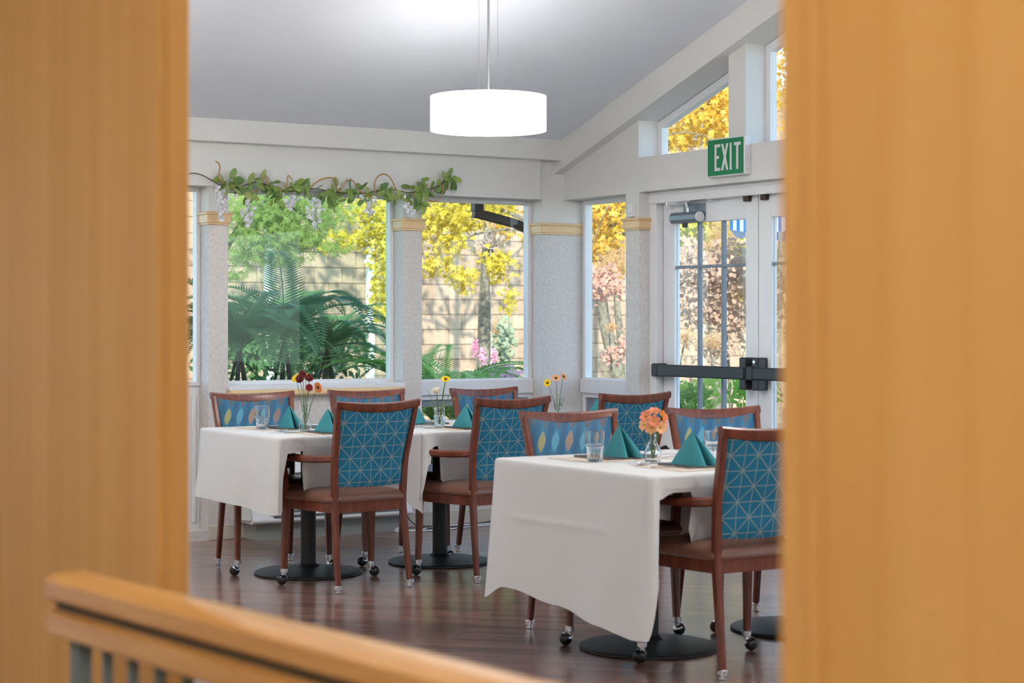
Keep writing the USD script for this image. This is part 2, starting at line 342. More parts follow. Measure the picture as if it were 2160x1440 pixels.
struct("wall_front", bx(-3.1, 7.12, -2.3, -2.2, 0, 4.5), M["wall"])
# oak partition with the opening one looks through
YO0, YO1, XP, XQ = 1.334, 2.850, 1.140, 1.184
ph = struct("wall_partition", bx(XP + .012, XQ, YO1 + .02, YB, 0, 2.6), M["wall"], label="thin partition whose oak-clad ends frame the opening, left part")
struct("wall_partition", bx(XP + .012, XQ, -2.2, YO0 - .02, 0, 2.6), M["wall"], label="thin partition whose oak-clad ends frame the opening, right part")
pL = struct("panel_left", bx(XP, XP + .012, YO1 + .022, 6.4, 0, 2.6), M["oak"], label="honey oak panel at the left of the opening")
struct("edge_strip", bx(XP + .004, XQ, YO1, YO1 + .022, 0, 2.6, .003), M["oak"], pL)
struct("bead", rod((XP + .002, YO1 + .012, 0), (XP + .002, YO1 + .012, 2.6), .011, 12), M["oak"], pL, smooth=40)
pR = struct("panel_right", bx(XP, XP + .012, -1.2, YO0 - .062, 0, 2.6), M["oak"], label="honey oak panel and casing at the right of the opening")
struct("casing", bx(XP - .004, XQ, YO0 - .038, YO0, 0, 2.6, .006), M["oak"], pR)
struct("bead", rod((XP + .004, YO0 - .050, 0), (XP + .004, YO0 - .050, 2.6), .012, 12), M["oak"], pR, smooth=40)
# trims around the columns
def collar(n, x0, x1, y0, y1, lab):
    m = cat(bx(x0 - .016, x1 + .016, y0 - .016, y1, 1.878, 1.930, .004), bx(x0 - .024, x1 + .024, y0 - .024, y1, 1.926, 1.944, .005), bx(x0 - .010, x1 + .010, y0 - .010, y1, 1.868, 1.880, .002))
    struct(f"trim_{n}", m, M["maple"], label=lab)
collar(3, C1, W1, YB, 10.43, "maple band around the column left of the big window")
collar(4, W1E, C2E, YB, 10.43, "maple band around the column right of the big window")
collar(5, XC, 7.06, YB, 10.43, "maple band around the corner column")
m = cat(bx(XR - .016, 7.05, YD1 - .016, YW0 + .016, 1.878, 1.930, .004), bx(XR - .024, 7.05, YD1 - .024, YW0 + .024, 1.926, 1.944, .005), bx(XR - .01, 7.05, YD1 - .01, YW0 + .01, 1.868, 1.88, .002))
struct("trim_6", m, M["maple"], label="maple band around the post between the narrow window and the door")
# baseboards
struct("baseboard_back", cat(bx(C1, C2E, YB - .014, YB, 0, .09, .003), bx(1.27, 2.75, YB - .014, YB, 0, .09, .003), bx(C2E, 7.0, YB - .014, YB, 0, .09, .003)), M["base_paint"])
struct("baseboard_right", cat(bx(XR - .014, XR, YD1, YB - .014, 0, .09, .003), bx(XR - .014, XR, -2.2, YD0, 0, .09, .003)), M["base_paint"])
# window sill of the big window
wsill = struct("trim_7", bx(W1 - .004, W1E - .004, 10.25, 10.43, .884, .912, .003), M["white"], label="white and wood sill of the big window")
struct("nosing", cat(bx(W1 - .006, W1E - .006, 10.235, 10.30, .846, .884, .011)), M["sill_wood"], wsill)

def frame_rect(ax, a0, a1, z0, z1, p0, p1, w, wb_=None):
    """Four frame bars round a rectangle: ax 'y' = in a wall facing y (a is x), ax 'x' = in a wall facing x (a is y)."""
    wb_ = wb_ or w
    def b(u0, u1, v0, v1): return bx(u0, u1, p0, p1, v0, v1, .003) if ax == "y" else bx(p0, p1, u0, u1, v0, v1, .003)
    return cat(b(a0, a0 + w, z0, z1), b(a1 - w, a1, z0, z1), b(a0 + w, a1 - w, z0, z0 + wb_), b(a0 + w, a1 - w, z1 - w, z1))
def pane(ax, a0, a1, z0, z1, p): return bx(a0, a1, p - .003, p + .003, z0, z1) if ax == "y" else bx(p - .003, p + .003, a0, a1, z0, z1)
def window(n, ax, a0, a1, z0, z1, p, label, split=None, tint="pane"):
    w = thing(f"window_{n}", label, "window", kind="structure"); q0, q1 = p - .03, p + .03
    if split is None:
        obj("frame", frame_rect(ax, a0, a1, z0, z1, q0, q1, .026), M["white"], w, False); obj("pane", pane(ax, a0 + .02, a1 - .02, z0 + .02, z1 - .02, p), M[tint], w, False)
        return w
    obj("frame", cat(frame_rect(ax, a0, a1, split, z1, q0, q1, .03, .012), frame_rect(ax, a0, a1, z0, split - .09, q0, q1, .03)), M["white"], w, False)
    obj("transom_bar", bx(a0, a1, p - .05, p + .03, split - .09, split + .004, .004) if ax == "y" else bx(p - .05, p + .03, a0, a1, split - .09, split + .004, .004), M["white"], w, False)
    s = .045
    obj("sash", frame_rect(ax, a0 + .03, a1 - .03, z0 + .03, split - .12, p - .018, p + .018, s), M["grey_frame"], w, False, label="grey lower sash")
    obj("pane", pane(ax, a0 + .02, a1 - .02, split, z1 - .02, p), M[tint], w, False); obj("pane", pane(ax, a0 + .07, a1 - .07, z0 + .07, split - .16, p), M[tint], w, False)
    return w
window(1, "y", W1, W1E, ZS, ZH, 10.44, "big fixed window behind the garland", tint="pane_green")
window(2, "y", C2E, XC, .30, ZH, 10.44, "back window next to the corner column, with a lower sash", ZS)
window(3, "x", YW0, 10.27, .30, 2.10, 7.09, "narrow window between the corner column and the door", ZS)
w4 = window(4, "y", 2.75, C1, ZS, ZH, 10.44, "window at the left end of the back wall above a white panel")
obj("panel", cat(bx(2.75, C1, 10.42, 10.45, .06, ZS, .003), bx(C1 - .055, C1 - .03, 10.405, 10.42, .1, .85, .003)), M["white"], w4, False)
def transom(n, y0, y1, label):
    w = thing(f"window_{n}", label, "window", kind="structure"); e = .04
    P = Polygon([(y0, 2.325), (y1, 2.325), (y1, zb(y1) - .005), (y0, zb(y0) - .005)]); Q = Polygon([(y0 + e, 2.33), (y1 - e, 2.33), (y1 - e, zb(y1 - e) - .055), (y0 + e, zb(y0 + e) - .055)])
    obj("frame", prism_yz(P.difference(Q), 7.07, 7.12), M["white"], w, False); obj("pane", prism_yz(Q.buffer(.01), 7.092, 7.098), M["pane"], w, False)
transom(5, 8.556, 9.446, "sloping window above the door, left of the post")
transom(6, 7.36, 8.40, "sloping window above the door, right of the post")
for k, (y0, y1) in enumerate(((4.2, 6.6), (1.2, 3.6))): window(7 + k, "x", y0, y1, .9, 2.10, 7.05, f"unseen wide window letting daylight in, further along the door wall, {'next to the door' if k == 0 else 'far from the door'}")  # out of view, these let daylight in from the right
# door frame and the two leaves
df = struct("trim_8", cat(bx(7.0, 7.12, 9.372, YD1, 0, 2.104, .003), bx(7.0, 7.12, YD0, 7.51, 0, 2.104, .003), bx(6.995, 7.12, YD0, YD1, 2.056, 2.104, .003)), M["white"], label="white door frame")
struct("head_stop", bx(6.985, 7.02, YD0, 9.43, 2.03, 2.082, .003), M["white"], df)
XD = 7.055
def leaf(n, y0, y1, label, hinge):
    d = thing(f"door_{n}", label, "door", kind="structure"); a0, a1 = XD - .0, XD + .045
    s, g0, g1 = .112, .26, 1.90
    Y0, Y1 = y0 + s, y1 - s
    obj("stile", bx(a0, a1, y0, Y0, .01, 2.045, .002), M["white"], d, False); obj("stile", bx(a0, a1, Y1, y1, .01, 2.045, .002), M["white"], d, False)
    obj("rail", bx(a0, a1, Y0, Y1, .01, g0, .001), M["white"], d, False); obj("rail", bx(a0, a1, Y0, Y1, g1, 2.045, .001), M["white"], d, False)
    obj("pane", bx(XD + .02, XD + .026, Y0, Y1, g0, g1), M["pane"], d, False)
    for f in (1 / 3, 2 / 3):
        y = Y0 + (Y1 - Y0) * f; obj("muntin", bx(XD + .008, XD + .038, y - .009, y + .009, g0, g1, .002), M["grey_frame"], d, False)
    for z in (1.63, .58): obj("muntin", bx(XD + .010, XD + .036, Y0, Y1, z - .009, z + .009, .002), M["grey_frame"], d, False)
    b = obj("push_bar", cat(bx(XD - .085, XD - .035, y0 + .03, y1 + (.02 if hinge > 0 else -.02), .955, 1.028, .008), bx(XD - .09, XD, y1 - .05, y1 + .012, .952, 1.034, .008)), M["black_bar"], d, False)
    yy = y0 + .055 if hinge > 0 else y1 - .055
    obj("latch_case", bx(XD - .075, XD, yy - .03, yy + .03, .895, 1.085, .006), M["black_bar"], d, False)
    if hinge < 0:
        obj("lock_cylinder", move(lathe([(.013, 0), (.013, .006), (.009, .008)], 14), XD - .076, yy, 1.058, ry=-90), M["chrome"], d)
    obj("gasket", bx(XD + .002, XD + .03, y1 if hinge > 0 else y0 - .004, y1 + .004 if hinge > 0 else y0, .01, 2.05), M["gasket"], d, False)
    obj("roller_catch", bx(XD - .03, XD, yy + hinge * .02 - .02, yy + hinge * .02 + .03, 2.0, 2.04, .004), M["dark_brown"], d, False)
    return d
leaf(1, 8.452, 9.368, "left leaf of the glazed white double door", 1)
leaf(2, 7.53, 8.446, "right leaf of the glazed white double door", -1)
# door closer
t = thing("door_closer", "grey door closer at the top of the left door leaf", "door closer", (XD, 9.06, 1.93))
obj("body", sweep([(-.045, -.11, 0), (-.045, .15, 0)], .06, .066, c=.3), M["closer"], t); obj("bracket", bx(-.006, 0, -.12, .10, .0, .085, .002), M["closer"], t)
obj("spindle", lathe([(.016, -.06), (.018, -.045), (.018, -.03)], 14).apply_translation((-.045, .03, 0)), M["gasket"], t)
obj("end_cap", move(lathe([(.031, 0), (.031, .012), (.026, .014)], 20), -.045, -.11, 0, rx=90), M["white"], t)
obj("arm", cat(rod((-.055, .20, .100), (-.055, -.20, .106), .0075), rod((-.055, .20, .090), (-.050, .02, .084), .0075), rod((-.045, .0, .03), (-.045, 0, .055), .012), rod((-.055, .20, .080), (-.055, .20, .108), .013), rod((-.045, 0, .04), (-.045, .02, .095), .014), bx(-.06, .0, -.22, -.19, .092, .114, .003)), M["chrome"], t)
# exit sign
t = thing("exit_sign", "green and white exit sign above the door", "exit sign", (XR, 8.525, 2.142))
obj("case", bx(-.045, 0, -.172, .172, 0, .225, .004), M["white"], t, False)
obj("face", bx(-.048, -.044, -.160, .166, .008, .217), M["green_sign"], t, False)
def bar(u0, v0, u1, v1, w):                  # a stroke in sign coordinates: u to the reader's right, v up
    d = np.array([u1 - u0, v1 - v0]); L = np.hypot(*d); nrm = np.array([-d[1], d[0]]) / L * w / 2
    P = Polygon([(u0 + nrm[0], v0 + nrm[1]), (u0 - nrm[0], v0 - nrm[1]), (u1 - nrm[0], v1 - nrm[1]), (u1 + nrm[0], v1 + nrm[1])]); return P
from shapely import union_all
b0, b1, wst = .034, .190, .019
letters = {"E": [bar(-.092, b0, -.092, b1, wst), bar(-.10, b1 - .009, -.048, b1 - .009, .018), bar(-.10, b0 + .009, -.048, b0 + .009, .018), bar(-.10, .113, -.060, .113, .017)],
           "X": [bar(-.030, b0, .018, b1, .018), bar(.018, b0, -.030, b1, .018)], "I": [bar(.048, b0, .048, b1, .017)], "T": [bar(.108, b0, .108, b1, wst), bar(.078, b1 - .009, .138, b1 - .009, .018)]}
for L, bs in letters.items():
    P = union_all(bs).intersection(sbox(-1, b0, 1, b1)); mm = trimesh.creation.extrude_polygon(P, .0015, engine="earcut")
    v = mm.vertices.copy(); mm.vertices = np.c_[-.048 - v[:, 2] , -v[:, 0], v[:, 1]]; mm.invert()
    obj("letter_" + L.lower(), mm, M["letter"], t, False)
obj("screw", move(lathe([(.004, 0), (.003, .002)], 10), -.022, -.172, .03, rx=90), M["nickel"], t)
# small white sensor on the post
t = thing("door_sensor", "small white sensor box on the post left of the door", "sensor", (XR, 9.50, 1.95))
obj("body", bx(-.03, 0, -.022, .022, 0, .085, .003), M["white"], t, False); obj("cover_seam", bx(-.031, -.02, -.0226, .0226, .02, .022), M["grey_frame"], t, False)

# ------------------------------------------------------------------ lamps
def pendant(loc, ztop, label, group=None, shade="shade"):
    t = thing("pendant_lamp", label, "pendant lamp", loc, 0, group)
    R, H = .303, .178
    obj("shade", cat(lathe([(R - .004, .006), (R, 0), (R, H), (R - .004, H)], 64), lathe([(.0, .004), (R - .01, .008)], 64)), M[shade], t, label="glowing white drum shade")
    obj("diffuser", lathe([(R - .006, H - .004), (.2, H - .002), (.2, H + .008), (.0, H + .010)], 48), M["top_glow"], t)
    obj("plate", lathe([(.076, H + .010), (.078, H + .014), (.078, H + .022), (.07, H + .025)], 32), M["nickel"], t)
    obj("rod", rod((0, 0, H + .02), (0, 0, ztop - .03), .0065, 10), M["nickel"], t)
    for s in (-1, 1): obj("wire", rod((s * .058, 0, H + .02), (s * .058, 0, ztop - .02), .0009, 5), M["nickel"], t)
    obj("canopy", lathe([(.066, ztop - .04), (.068, ztop - .035), (.068, ztop + .02)], 28), M["nickel"], t)
    return t
pz = 2.290
pendant((5.113, 8.303, pz), zc(8.303) - pz, "white drum pendant lamp on a nickel rod above the far tables", None, "shade_dimmed")
for x, y, w in ((2.55, 8.30, "in the room's far left corner"), (5.11, 5.0, "above the front tables"), (2.55, 2.6, "in the room's near left corner"), (5.11, 1.7, "in the room's near right corner")):  # added lamps out of view: fill light for cloths, walls and ceiling
    pendant((x, y, pz + .12), zc(y) - pz - .12, "added white drum fill lamp, out of view, " + w, "added fill lamps of the room, out of view")
for x, y, w in ((-.25, 1.05, "middle"), (-1.0, 3.3, "far"), (-.5, -.7, "near")):  # added lamps out of view: fill light for the oak panels
    pendant((x, y, 2.3), zc(y) - 2.3, f"added drum fill lamp, unseen in the passage outside the oak opening, {w} end", "added fill lamps of the passage", "shade_passage_fill")

# ------------------------------------------------------------------ the rail in the opening
pa, pb = np.array([.991, 2.875]), np.array([1.150, 1.335]); dv = (pb - pa) / np.linalg.norm(pb - pa); Lr = np.linalg.norm(pb - pa)
t = thing("guard_rail", "honey oak guard rail with grey balusters in the opening", "railing", (pa[0], pa[1], 0), math.degrees(math.atan2(dv[1], dv[0])))
def railsec(z0, z1, w, c): return sweep([(0, 0, (z0 + z1) / 2), (Lr, 0, (z0 + z1) / 2)], w, z1 - z0, c=c)
obj("handrail", railsec(.857, .902, .085, .22), M["rail"], t); obj("groove", bx(.004, Lr, -.024, .024, .846, .858), M["twig"], t, False)
obj("lower_rail", railsec(.803, .847, .074, .16), M["rail"], t)
obj("newel", bx(.026, .060, -.012, .012, 0, .805, .003), M["baluster"], t, False)
for k in range(19):
    u = .128 + k * .085
    if u < Lr - .03: obj("baluster", bx(u, u + .014, -.007, .007, .09, .805, .002), M["baluster"], t, False)
obj("bottom_rail", bx(.08, Lr, -.018, .018, .05, .09, .003), M["baluster"], t, False)

# ------------------------------------------------------------------ heater under the big window
t = thing("wall_heater", "white through-wall heater under the big window", "heater", (5.12, YB, 0))
obj("cabinet", prism_yz(Polygon([(0, .10), (-.20, .10), (-.215, .112), (-.215, .122), (-.10, .40), (0, .46)]), -.535, .535), M["heater"], t, False)
for k in range(10):
    f = (k + .55) / 10.4; y, z = -.215 + .115 * f, .122 + .278 * f
    obj("slot", move(bx(-.40, .44, -.0055, .0055, -.003, .003), 0, y - .0022, z + .001, rx=67.5), M["heater_dark"], t, False)
    obj("louver", move(bx(-.42, .46, -.005, .005, -.004, .004, .0015), 0, y - .003 + .0055, z + .0132, rx=67.5), M["heater"], t, False)
obj("plinth", bx(-.50, .50, -.17, 0, 0, .10), M["plinth"], t, False)
obj("end_panel", bx(-.56, -.535, -.19, 0, .12, .47, .004), M["heater"], t, False)

# ------------------------------------------------------------------ chairs
def ypost(z): return float(np.interp(z, [0, .2, .42, .62, .92], [-.222, -.195, -.168, -.178, -.250]))
def xpost(z): return float(np.interp(z, [0, .2, .42, .62, .92], [.204, .199, .192, .199, .222]))
def rail_top(u): return .920 - .014 * (1 - u * u)
def rail_bot(u): return .884 - .024 * (1 - u * u)
def bow(u): return -.020 * (1 - u * u)
def make_chair(label):
    t = thing("dining_chair", label, "chair")
    for s in (-1, 1):
        zz = np.linspace(.032, .895, 18)
        L = obj("leg", sweep([(s * xpost(z), ypost(z), z) for z in zz], np.interp(zz, [0, .4, .9], [.024, .031, .026]), np.interp(zz, [0, .42, .9], [.028, .042, .036]), up=(0, 1, 0), c=.2), M["chair_wood"], t)
        obj("glide", lathe([(.012, 0), (.015, .003), (.015, .010), (.010, .013), (.010, .018), (.020, .020), (.021, .036), (.019, .038)], 16).apply_translation((s * xpost(0), ypost(.02), 0)), M["chrome"], L)
    for s in (-1, 1):
        P = spline([(s * .252, .215, .070), (s * .250, .208, .25), (s * .251, .204, .40), (s * .258, .200, .50), (s * .268, .197, .58), (s * .277, .196, .632)], 16)
        z = P[:, 2]
        L = obj("leg", sweep(P, np.interp(z, [.08, .42, .63], [.027, .037, .034]), np.interp(z, [.08, .42, .63], [.027, .040, .034]), up=(0, 1, 0), c=.2), M["chair_wood"], t)
        x, y = s * .252, .215
        a = {-1: 200, 1: 320}[s]; ox, oy = .017 * math.cos(math.radians(a)), .017 * math.sin(math.radians(a))
        obj("ferrule", lathe([(.016, .058), (.0195, .060), (.0195, .078), (.017, .080)], 16).apply_translation((x, y, 0)), M["chrome"], L)
        obj("caster", cat(sphere(.026, (x + ox, y + oy, .026), 3, (1, 1, 1))), M["rubber"], L)
        hood = trimesh.creation.icosphere(3, .0285); hood = hood.slice_plane((-ox * .5, -oy * .5, .012), (-ox * 40, -oy * 40, 1)); hood.apply_translation((x + ox, y + oy, .026))
        obj("caster_hood", cat(hood, rod((x, y, .040), (x, y, .062), .010, 10)), M["chrome"], L)
    # arms
    for s in (-1, 1):
        P = spline([(s * .200, -.165, .640), (s * .232, -.09, .634), (s * .262, .02, .632), (s * .276, .13, .636), (s * .275, .215, .640)], 16)
        obj("armrest", sweep(P, np.linspace(.030, .052, 16), .036, c=.25), M["chair_wood"], t)
    # seat frame and cushion
    out = Polygon([(-.262, .235), (-.245, .25), (.245, .25), (.262, .235), (.205, -.17), (.19, -.185), (-.19, -.185), (-.205, -.17)]).buffer(-.012).buffer(.012)
    obj("seat_frame", prism(out.difference(out.buffer(-.03)), .378, .425), M["chair_wood"], t)
    c = out.buffer(.006); ring = np.array([c.exterior.interpolate(f, normalized=True).coords[0] for f in np.linspace(0, 1, 73)[:-1]]); ctr = np.array([0, .03])
    if Polygon(ring).exterior.is_ccw is False: ring = ring[::-1]
    R3 = [np.c_[ctr + (ring - ctr) * k, np.full(len(ring), z)] for k, z in ((.96, .422), (1.0, .428), (1.01, .440), (.995, .452), (.955, .464), (.86, .474), (.65, .481), (.35, .485), (.05, .486))]
    obj("seat", loft(R3), M["vinyl"], t, 50)
    # top rail
    U = np.linspace(-1, 1, 25); rings = []
    for u in U:
        y = ypost(.9) + bow(u); x = u * .236; d, zt, z0 = .017, rail_top(u), rail_bot(u); k = .006
        rings.append([(x, y - d + k, z0), (x, y + d - k, z0), (x, y + d, z0 + k), (x, y + d - .004, zt - k), (x, y + d - .004 - k, zt), (x, y - d - .002 + k, zt), (x, y - d - .002, zt - k), (x, y - d, z0 + k)])
    obj("top_rail", loft(rings), M["chair_wood"], t, 40)
    # padded back: leaf cloth in front, net cloth behind
    nu, nv = 17, 15; uu = np.linspace(-1, 1, nu); P = np.zeros((nv, nu, 3)); Q = np.zeros((nv, nu, 3)); UV = np.zeros((nv, nu, 2))
    for i, v in enumerate(np.linspace(0, 1, nv)):
        for j, u in enumerate(uu):
            z0 = .505 - .008 * (1 - u * u); z1 = rail_bot(u) + .004; z = z0 + (z1 - z0) * v; hw = xpost(z) - .014
            y = ypost(z) + bow(u) * min(1, v * 1.2 + .25); edge = min(1, (1 - abs(u)) * 9) ** .5 * min(1, min(v, 1.06 - v) * 12 + .0) ** .5
            P[i, j] = (u * hw, y + .003 + .020 * edge, z); Q[i, j] = (u * hw, y - .004 - .012 * edge, z); UV[i, j] = (u * hw + .3, z)
    g = grid_mesh(P); g.invert(); obj("backrest", g, M["leaf_fab"], t, uv=UV.reshape(-1, 2), label="padded back in blue cloth with upright leaves")
    obj("back_panel", grid_mesh(Q), M["grid"], t, uv=UV.reshape(-1, 2), label="teal cloth with a pale net of lines")
    rim = [np.vstack([A[0], A[1:, -1], A[-1, -2::-1], A[-2:0:-1, 0]]) for A in (P, Q)]
    obj("piping", loft([rim[0], rim[1]], cap=False), M["grid"], t, uv=np.tile(np.c_[rim[0][:, 0] + .3, rim[0][:, 2]], (2, 1)))
    return t
chair0 = make_chair("armchair with its net-patterned back to us at the leftmost table, nearest the rail")
chair0.GetAttribute("xformOp:translate").Set((4.248, 8.19, 0)); chair0.GetAttribute("xformOp:rotateZ").Set(4.0)
grp = "teal dining armchairs at the tables"; tag(chair0, group=grp)
for x, y, r, lab in [
    (4.985, 8.150, 6.0, "armchair with its net-patterned back to us at the middle far table"),
    (5.850, 8.280, 3.0, "armchair with its net-patterned back to us in front of the door's left jamb"),
    (4.470, 5.520, -1.0, "large armchair with its back to us, half hidden by the right oak panel"),
    (4.185, 9.000, 176.0, "armchair facing us behind the leftmost table, below the big window"),
    (4.890, 8.990, 180.0, "armchair facing us whose top rail alone shows behind the leftmost near chair"),
    (5.610, 8.870, 186.0, "armchair facing us under the window by the corner column"),
    (4.470, 6.390, 175.0, "armchair facing us behind the front table, left of the coral flowers"),
    (5.170, 6.290, 173.0, "armchair facing us before the glazed door, right of the coral flowers")]:
    dup(chair0, (x, y, 0), r, lab)

# ------------------------------------------------------------------ tables and their cloths
TZ = .735
def make_table(label, loc, hy):
    t = thing("dining_table", label, "table", loc, 0, "square pedestal tables under white cloths")
    obj("tabletop", bx(-.375, .375, -hy + .005, hy - .005, TZ - .034, TZ - .004, .006), M["chair_wood"], t, False)
    obj("column", lathe([(.039, .022), (.039, .68), (.06, .70)], 28), M["black"], t)
    obj("top_plate", bx(-.2, .2, -.2, .2, .69, .702), M["black"], t, False)
    obj("base", lathe([(.262, 0), (.277, .003), (.277, .010), (.268, .015), (.17, .028), (.06, .036), (.045, .05), (.039, .052)], 56), M["black"], t)
    return t
tabs = {"A": (4.262, 8.690, .485), "B": (5.050, 8.700, .485), "E": (5.880, 8.720, .485), "C": (4.435, 5.985, .53), "F": (5.225, 6.010, .53)}
for k, lab in (("A", "pedestal table at the left under the big window"), ("B", "pedestal table in the middle of the far row"), ("E", "pedestal table of the far row before the corner column"),
               ("C", "front pedestal table with the long white cloth"), ("F", "pedestal table at the right, its round base cut by the oak panel")):
    x, y, hy = tabs[k]; make_table(lab, (x, y, 0), hy)
def smooth_keys(keys, p):
    k = np.array(sorted(keys)); k = np.vstack([k[-1] - [4, 0], k, k[0] + [4, 0]]); i = np.clip(np.searchsorted(k[:, 0], p, "right") - 1, 0, len(k) - 2)
    f = (p - k[i, 0]) / np.maximum(k[i + 1, 0] - k[i, 0], 1e-9); f = f * f * (3 - 2 * f); return k[i, 1] + (k[i + 1, 1] - k[i, 1]) * f
def cloth(label, key, drop, flare, seed, fold=.012, crease=0):
    """drop, flare: (place on the edge, metres); 0..1 near edge left to right, 1..2 right, 2..3 far, 3..4 left edge back to near."""
    X, Y, hy = tabs[key]; hx, r, nc, ns = .385, .018, 14, 46
    pts, nor, par = [], [], []
    cor = [(-hx, -hy), (hx, -hy), (hx, hy), (-hx, hy)]
    for i in range(4):
        a, b = np.array(cor[i]), np.array(cor[(i + 1) % 4]); d = (b - a) / np.linalg.norm(b - a); n = np.array([d[1], -d[0]])
        for f in np.linspace(0, 1, ns): pts.append(a + d * r + (b - a - 2 * r * d) * f + n * 0); nor.append(n); par.append(i + .04 + .92 * f)
        d2 = np.array([-d[1], d[0]]); n2 = np.array([d2[1], -d2[0]]); c = b - d * r + d2 * r - 0 * n
        for f in np.linspace(0, 1, nc + 2)[1:-1]:
            a_ = f * math.pi / 2; nn = n * math.cos(a_) + n2 * math.sin(a_); pts.append(c + nn * r); nor.append(nn); par.append(i + .96 + .08 * f)
    pts, nor, par = map(np.array, (pts, nor, par)); par = par % 4
    D, Fl = smooth_keys(drop, par), smooth_keys(flare, par)
    ph = rng.uniform(0, 6, 3); wv = fold * (.6 + 1.3 * np.exp(-((par + .5) % 1 - .5) ** 2 / .012)) * (np.sin(par * 9 + ph[0]) + .6 * np.sin(par * 17 + ph[1]) + .35 * np.sin(par * 31 + ph[2]))
    T = np.r_[0, .012, .03, .06, np.linspace(.1, 1, 44)]; rings = []
    rad = .012
    for t in T:
        s = D * t; e = np.clip(s / rad, 0, 1)
        tuck = np.clip((s - .05) / np.maximum(D - .05, .12), 0, 1) ** 1.1
        off = rad * np.sin(e * math.pi / 2) + np.where(Fl < 0, Fl * tuck, Fl * t ** 1.15) + wv * t ** 1.3 * np.clip(D / .3, 0, 1)
        z = TZ + .002 - rad * (1 - np.cos(e * math.pi / 2)) - np.maximum(s - rad, 0)
        if crease: off = off + .004 * np.exp(-((z - crease - .01 * (par - 3.5)) / .010) ** 2) * np.clip((par - 3.15) * 12, 0, 1) * np.clip((3.82 - par) * 12, 0, 1)
        rings.append(np.c_[pts + nor * off[:, None], z])
    sk = loft(rings, cap=False); top = rings[0]; n = len(top); V = np.vstack([top, [[0, 0, TZ + .002]]])
    tp = trimesh.Trimesh(V, np.array([(n, j, (j + 1) % n) for j in range(n)]), process=False); sk.invert()
    m = cat(sk, tp); m.merge_vertices(); m.fix_normals()
    o = obj("tablecloth", m, M["cloth"], None, 60); x = UsdGeom.Xformable(o); x.AddTranslateOp().Set((X, Y, 0)); tag(o, label, "tablecloth", "white linen tablecloths"); return o
cloth("white tablecloth on the leftmost table, its corners hanging beside the chair", "A",
      [(0, .37), (.035, .2), (.06, .08), (.165, .07), (.205, .29), (.3, .30), (.36, .30), (.43, .25), (.6, .26), (.8, .28), (.86, .33), (.93, .38), (1.0, .41), (1.1, .36), (1.9, .3), (2, .3), (2.1, .12), (2.9, .12), (3.0, .36), (3.1, .35), (3.5, .36), (3.9, .375)],
      [(0, .01), (.06, -.01), (.17, -.05), (.3, -.09), (.38, -.05), (.45, -.10), (.7, -.08), (.9, .0), (1.0, .02), (1.5, .02), (2, .03), (2.5, 0), (3.0, .03), (3.1, .05), (3.5, .035), (3.9, .02)], 1)
cloth("white tablecloth on the middle far table", "B",
      [(0, .34), (.04, .16), (.07, .08), (.13, .07), (.17, .26), (.4, .28), (.7, .26), (.86, .12), (1.0, .34), (1.5, .3), (2, .34), (2.1, .14), (2.9, .14), (3.0, .34), (3.15, .30), (3.85, .30)],
      [(0, .02), (.3, -.05), (.7, -.05), (1, .03), (1.5, .02), (2, .03), (2.5, 0), (3, .03), (3.5, .01)], 2)
cloth("white tablecloth on the far table before the corner column", "E",
      [(0, .34), (.1, .12), (.3, .25), (.7, .26), (.9, .12), (1.0, .34), (1.5, .3), (2, .34), (2.1, .14), (2.9, .14), (3.0, .34), (3.5, .30)],
      [(0, .02), (.3, -.05), (.7, -.05), (1, .03), (1.5, .02), (2, .03), (2.5, 0), (3, .03), (3.5, .01)], 3)
cloth("long white tablecloth on the front table, hanging almost to the floor at its left", "C",
      [(0, .59), (.03, .40), (.06, .09), (.14, .066), (.255, .066), (.30, .26), (.36, .28), (.5, .24), (.70, .26), (.79, .066), (.90, .066), (1.0, .36), (1.5, .3), (2, .34), (2.1, .14), (2.9, .14), (2.97, .40), (3.0, .58), (3.05, .56), (3.2, .50), (3.5, .53), (3.8, .56), (3.95, .59)],
      [(0, .05), (.06, -.01), (.29, -.06), (.36, -.10), (.65, -.09), (.9, .0), (1, .03), (1.5, .02), (2, .03), (2.5, 0), (2.95, .02), (3.0, .05), (3.1, .09), (3.3, .05), (3.6, .06), (3.8, .10), (3.96, .06)], 4, .010, .515)
cloth("white tablecloth on the right-hand table behind the front chair's back", "F",
      [(0, .30), (.1, .12), (.3, .25), (.7, .26), (.9, .12), (1.0, .34), (1.5, .3), (2, .34), (2.1, .14), (2.9, .14), (3.0, .30), (3.5, .26)],
      [(0, .0), (.3, -.05), (.7, -.05), (1, .03), (1.5, .02), (2, .03), (2.5, 0), (3, .0), (3.5, .0)], 5)

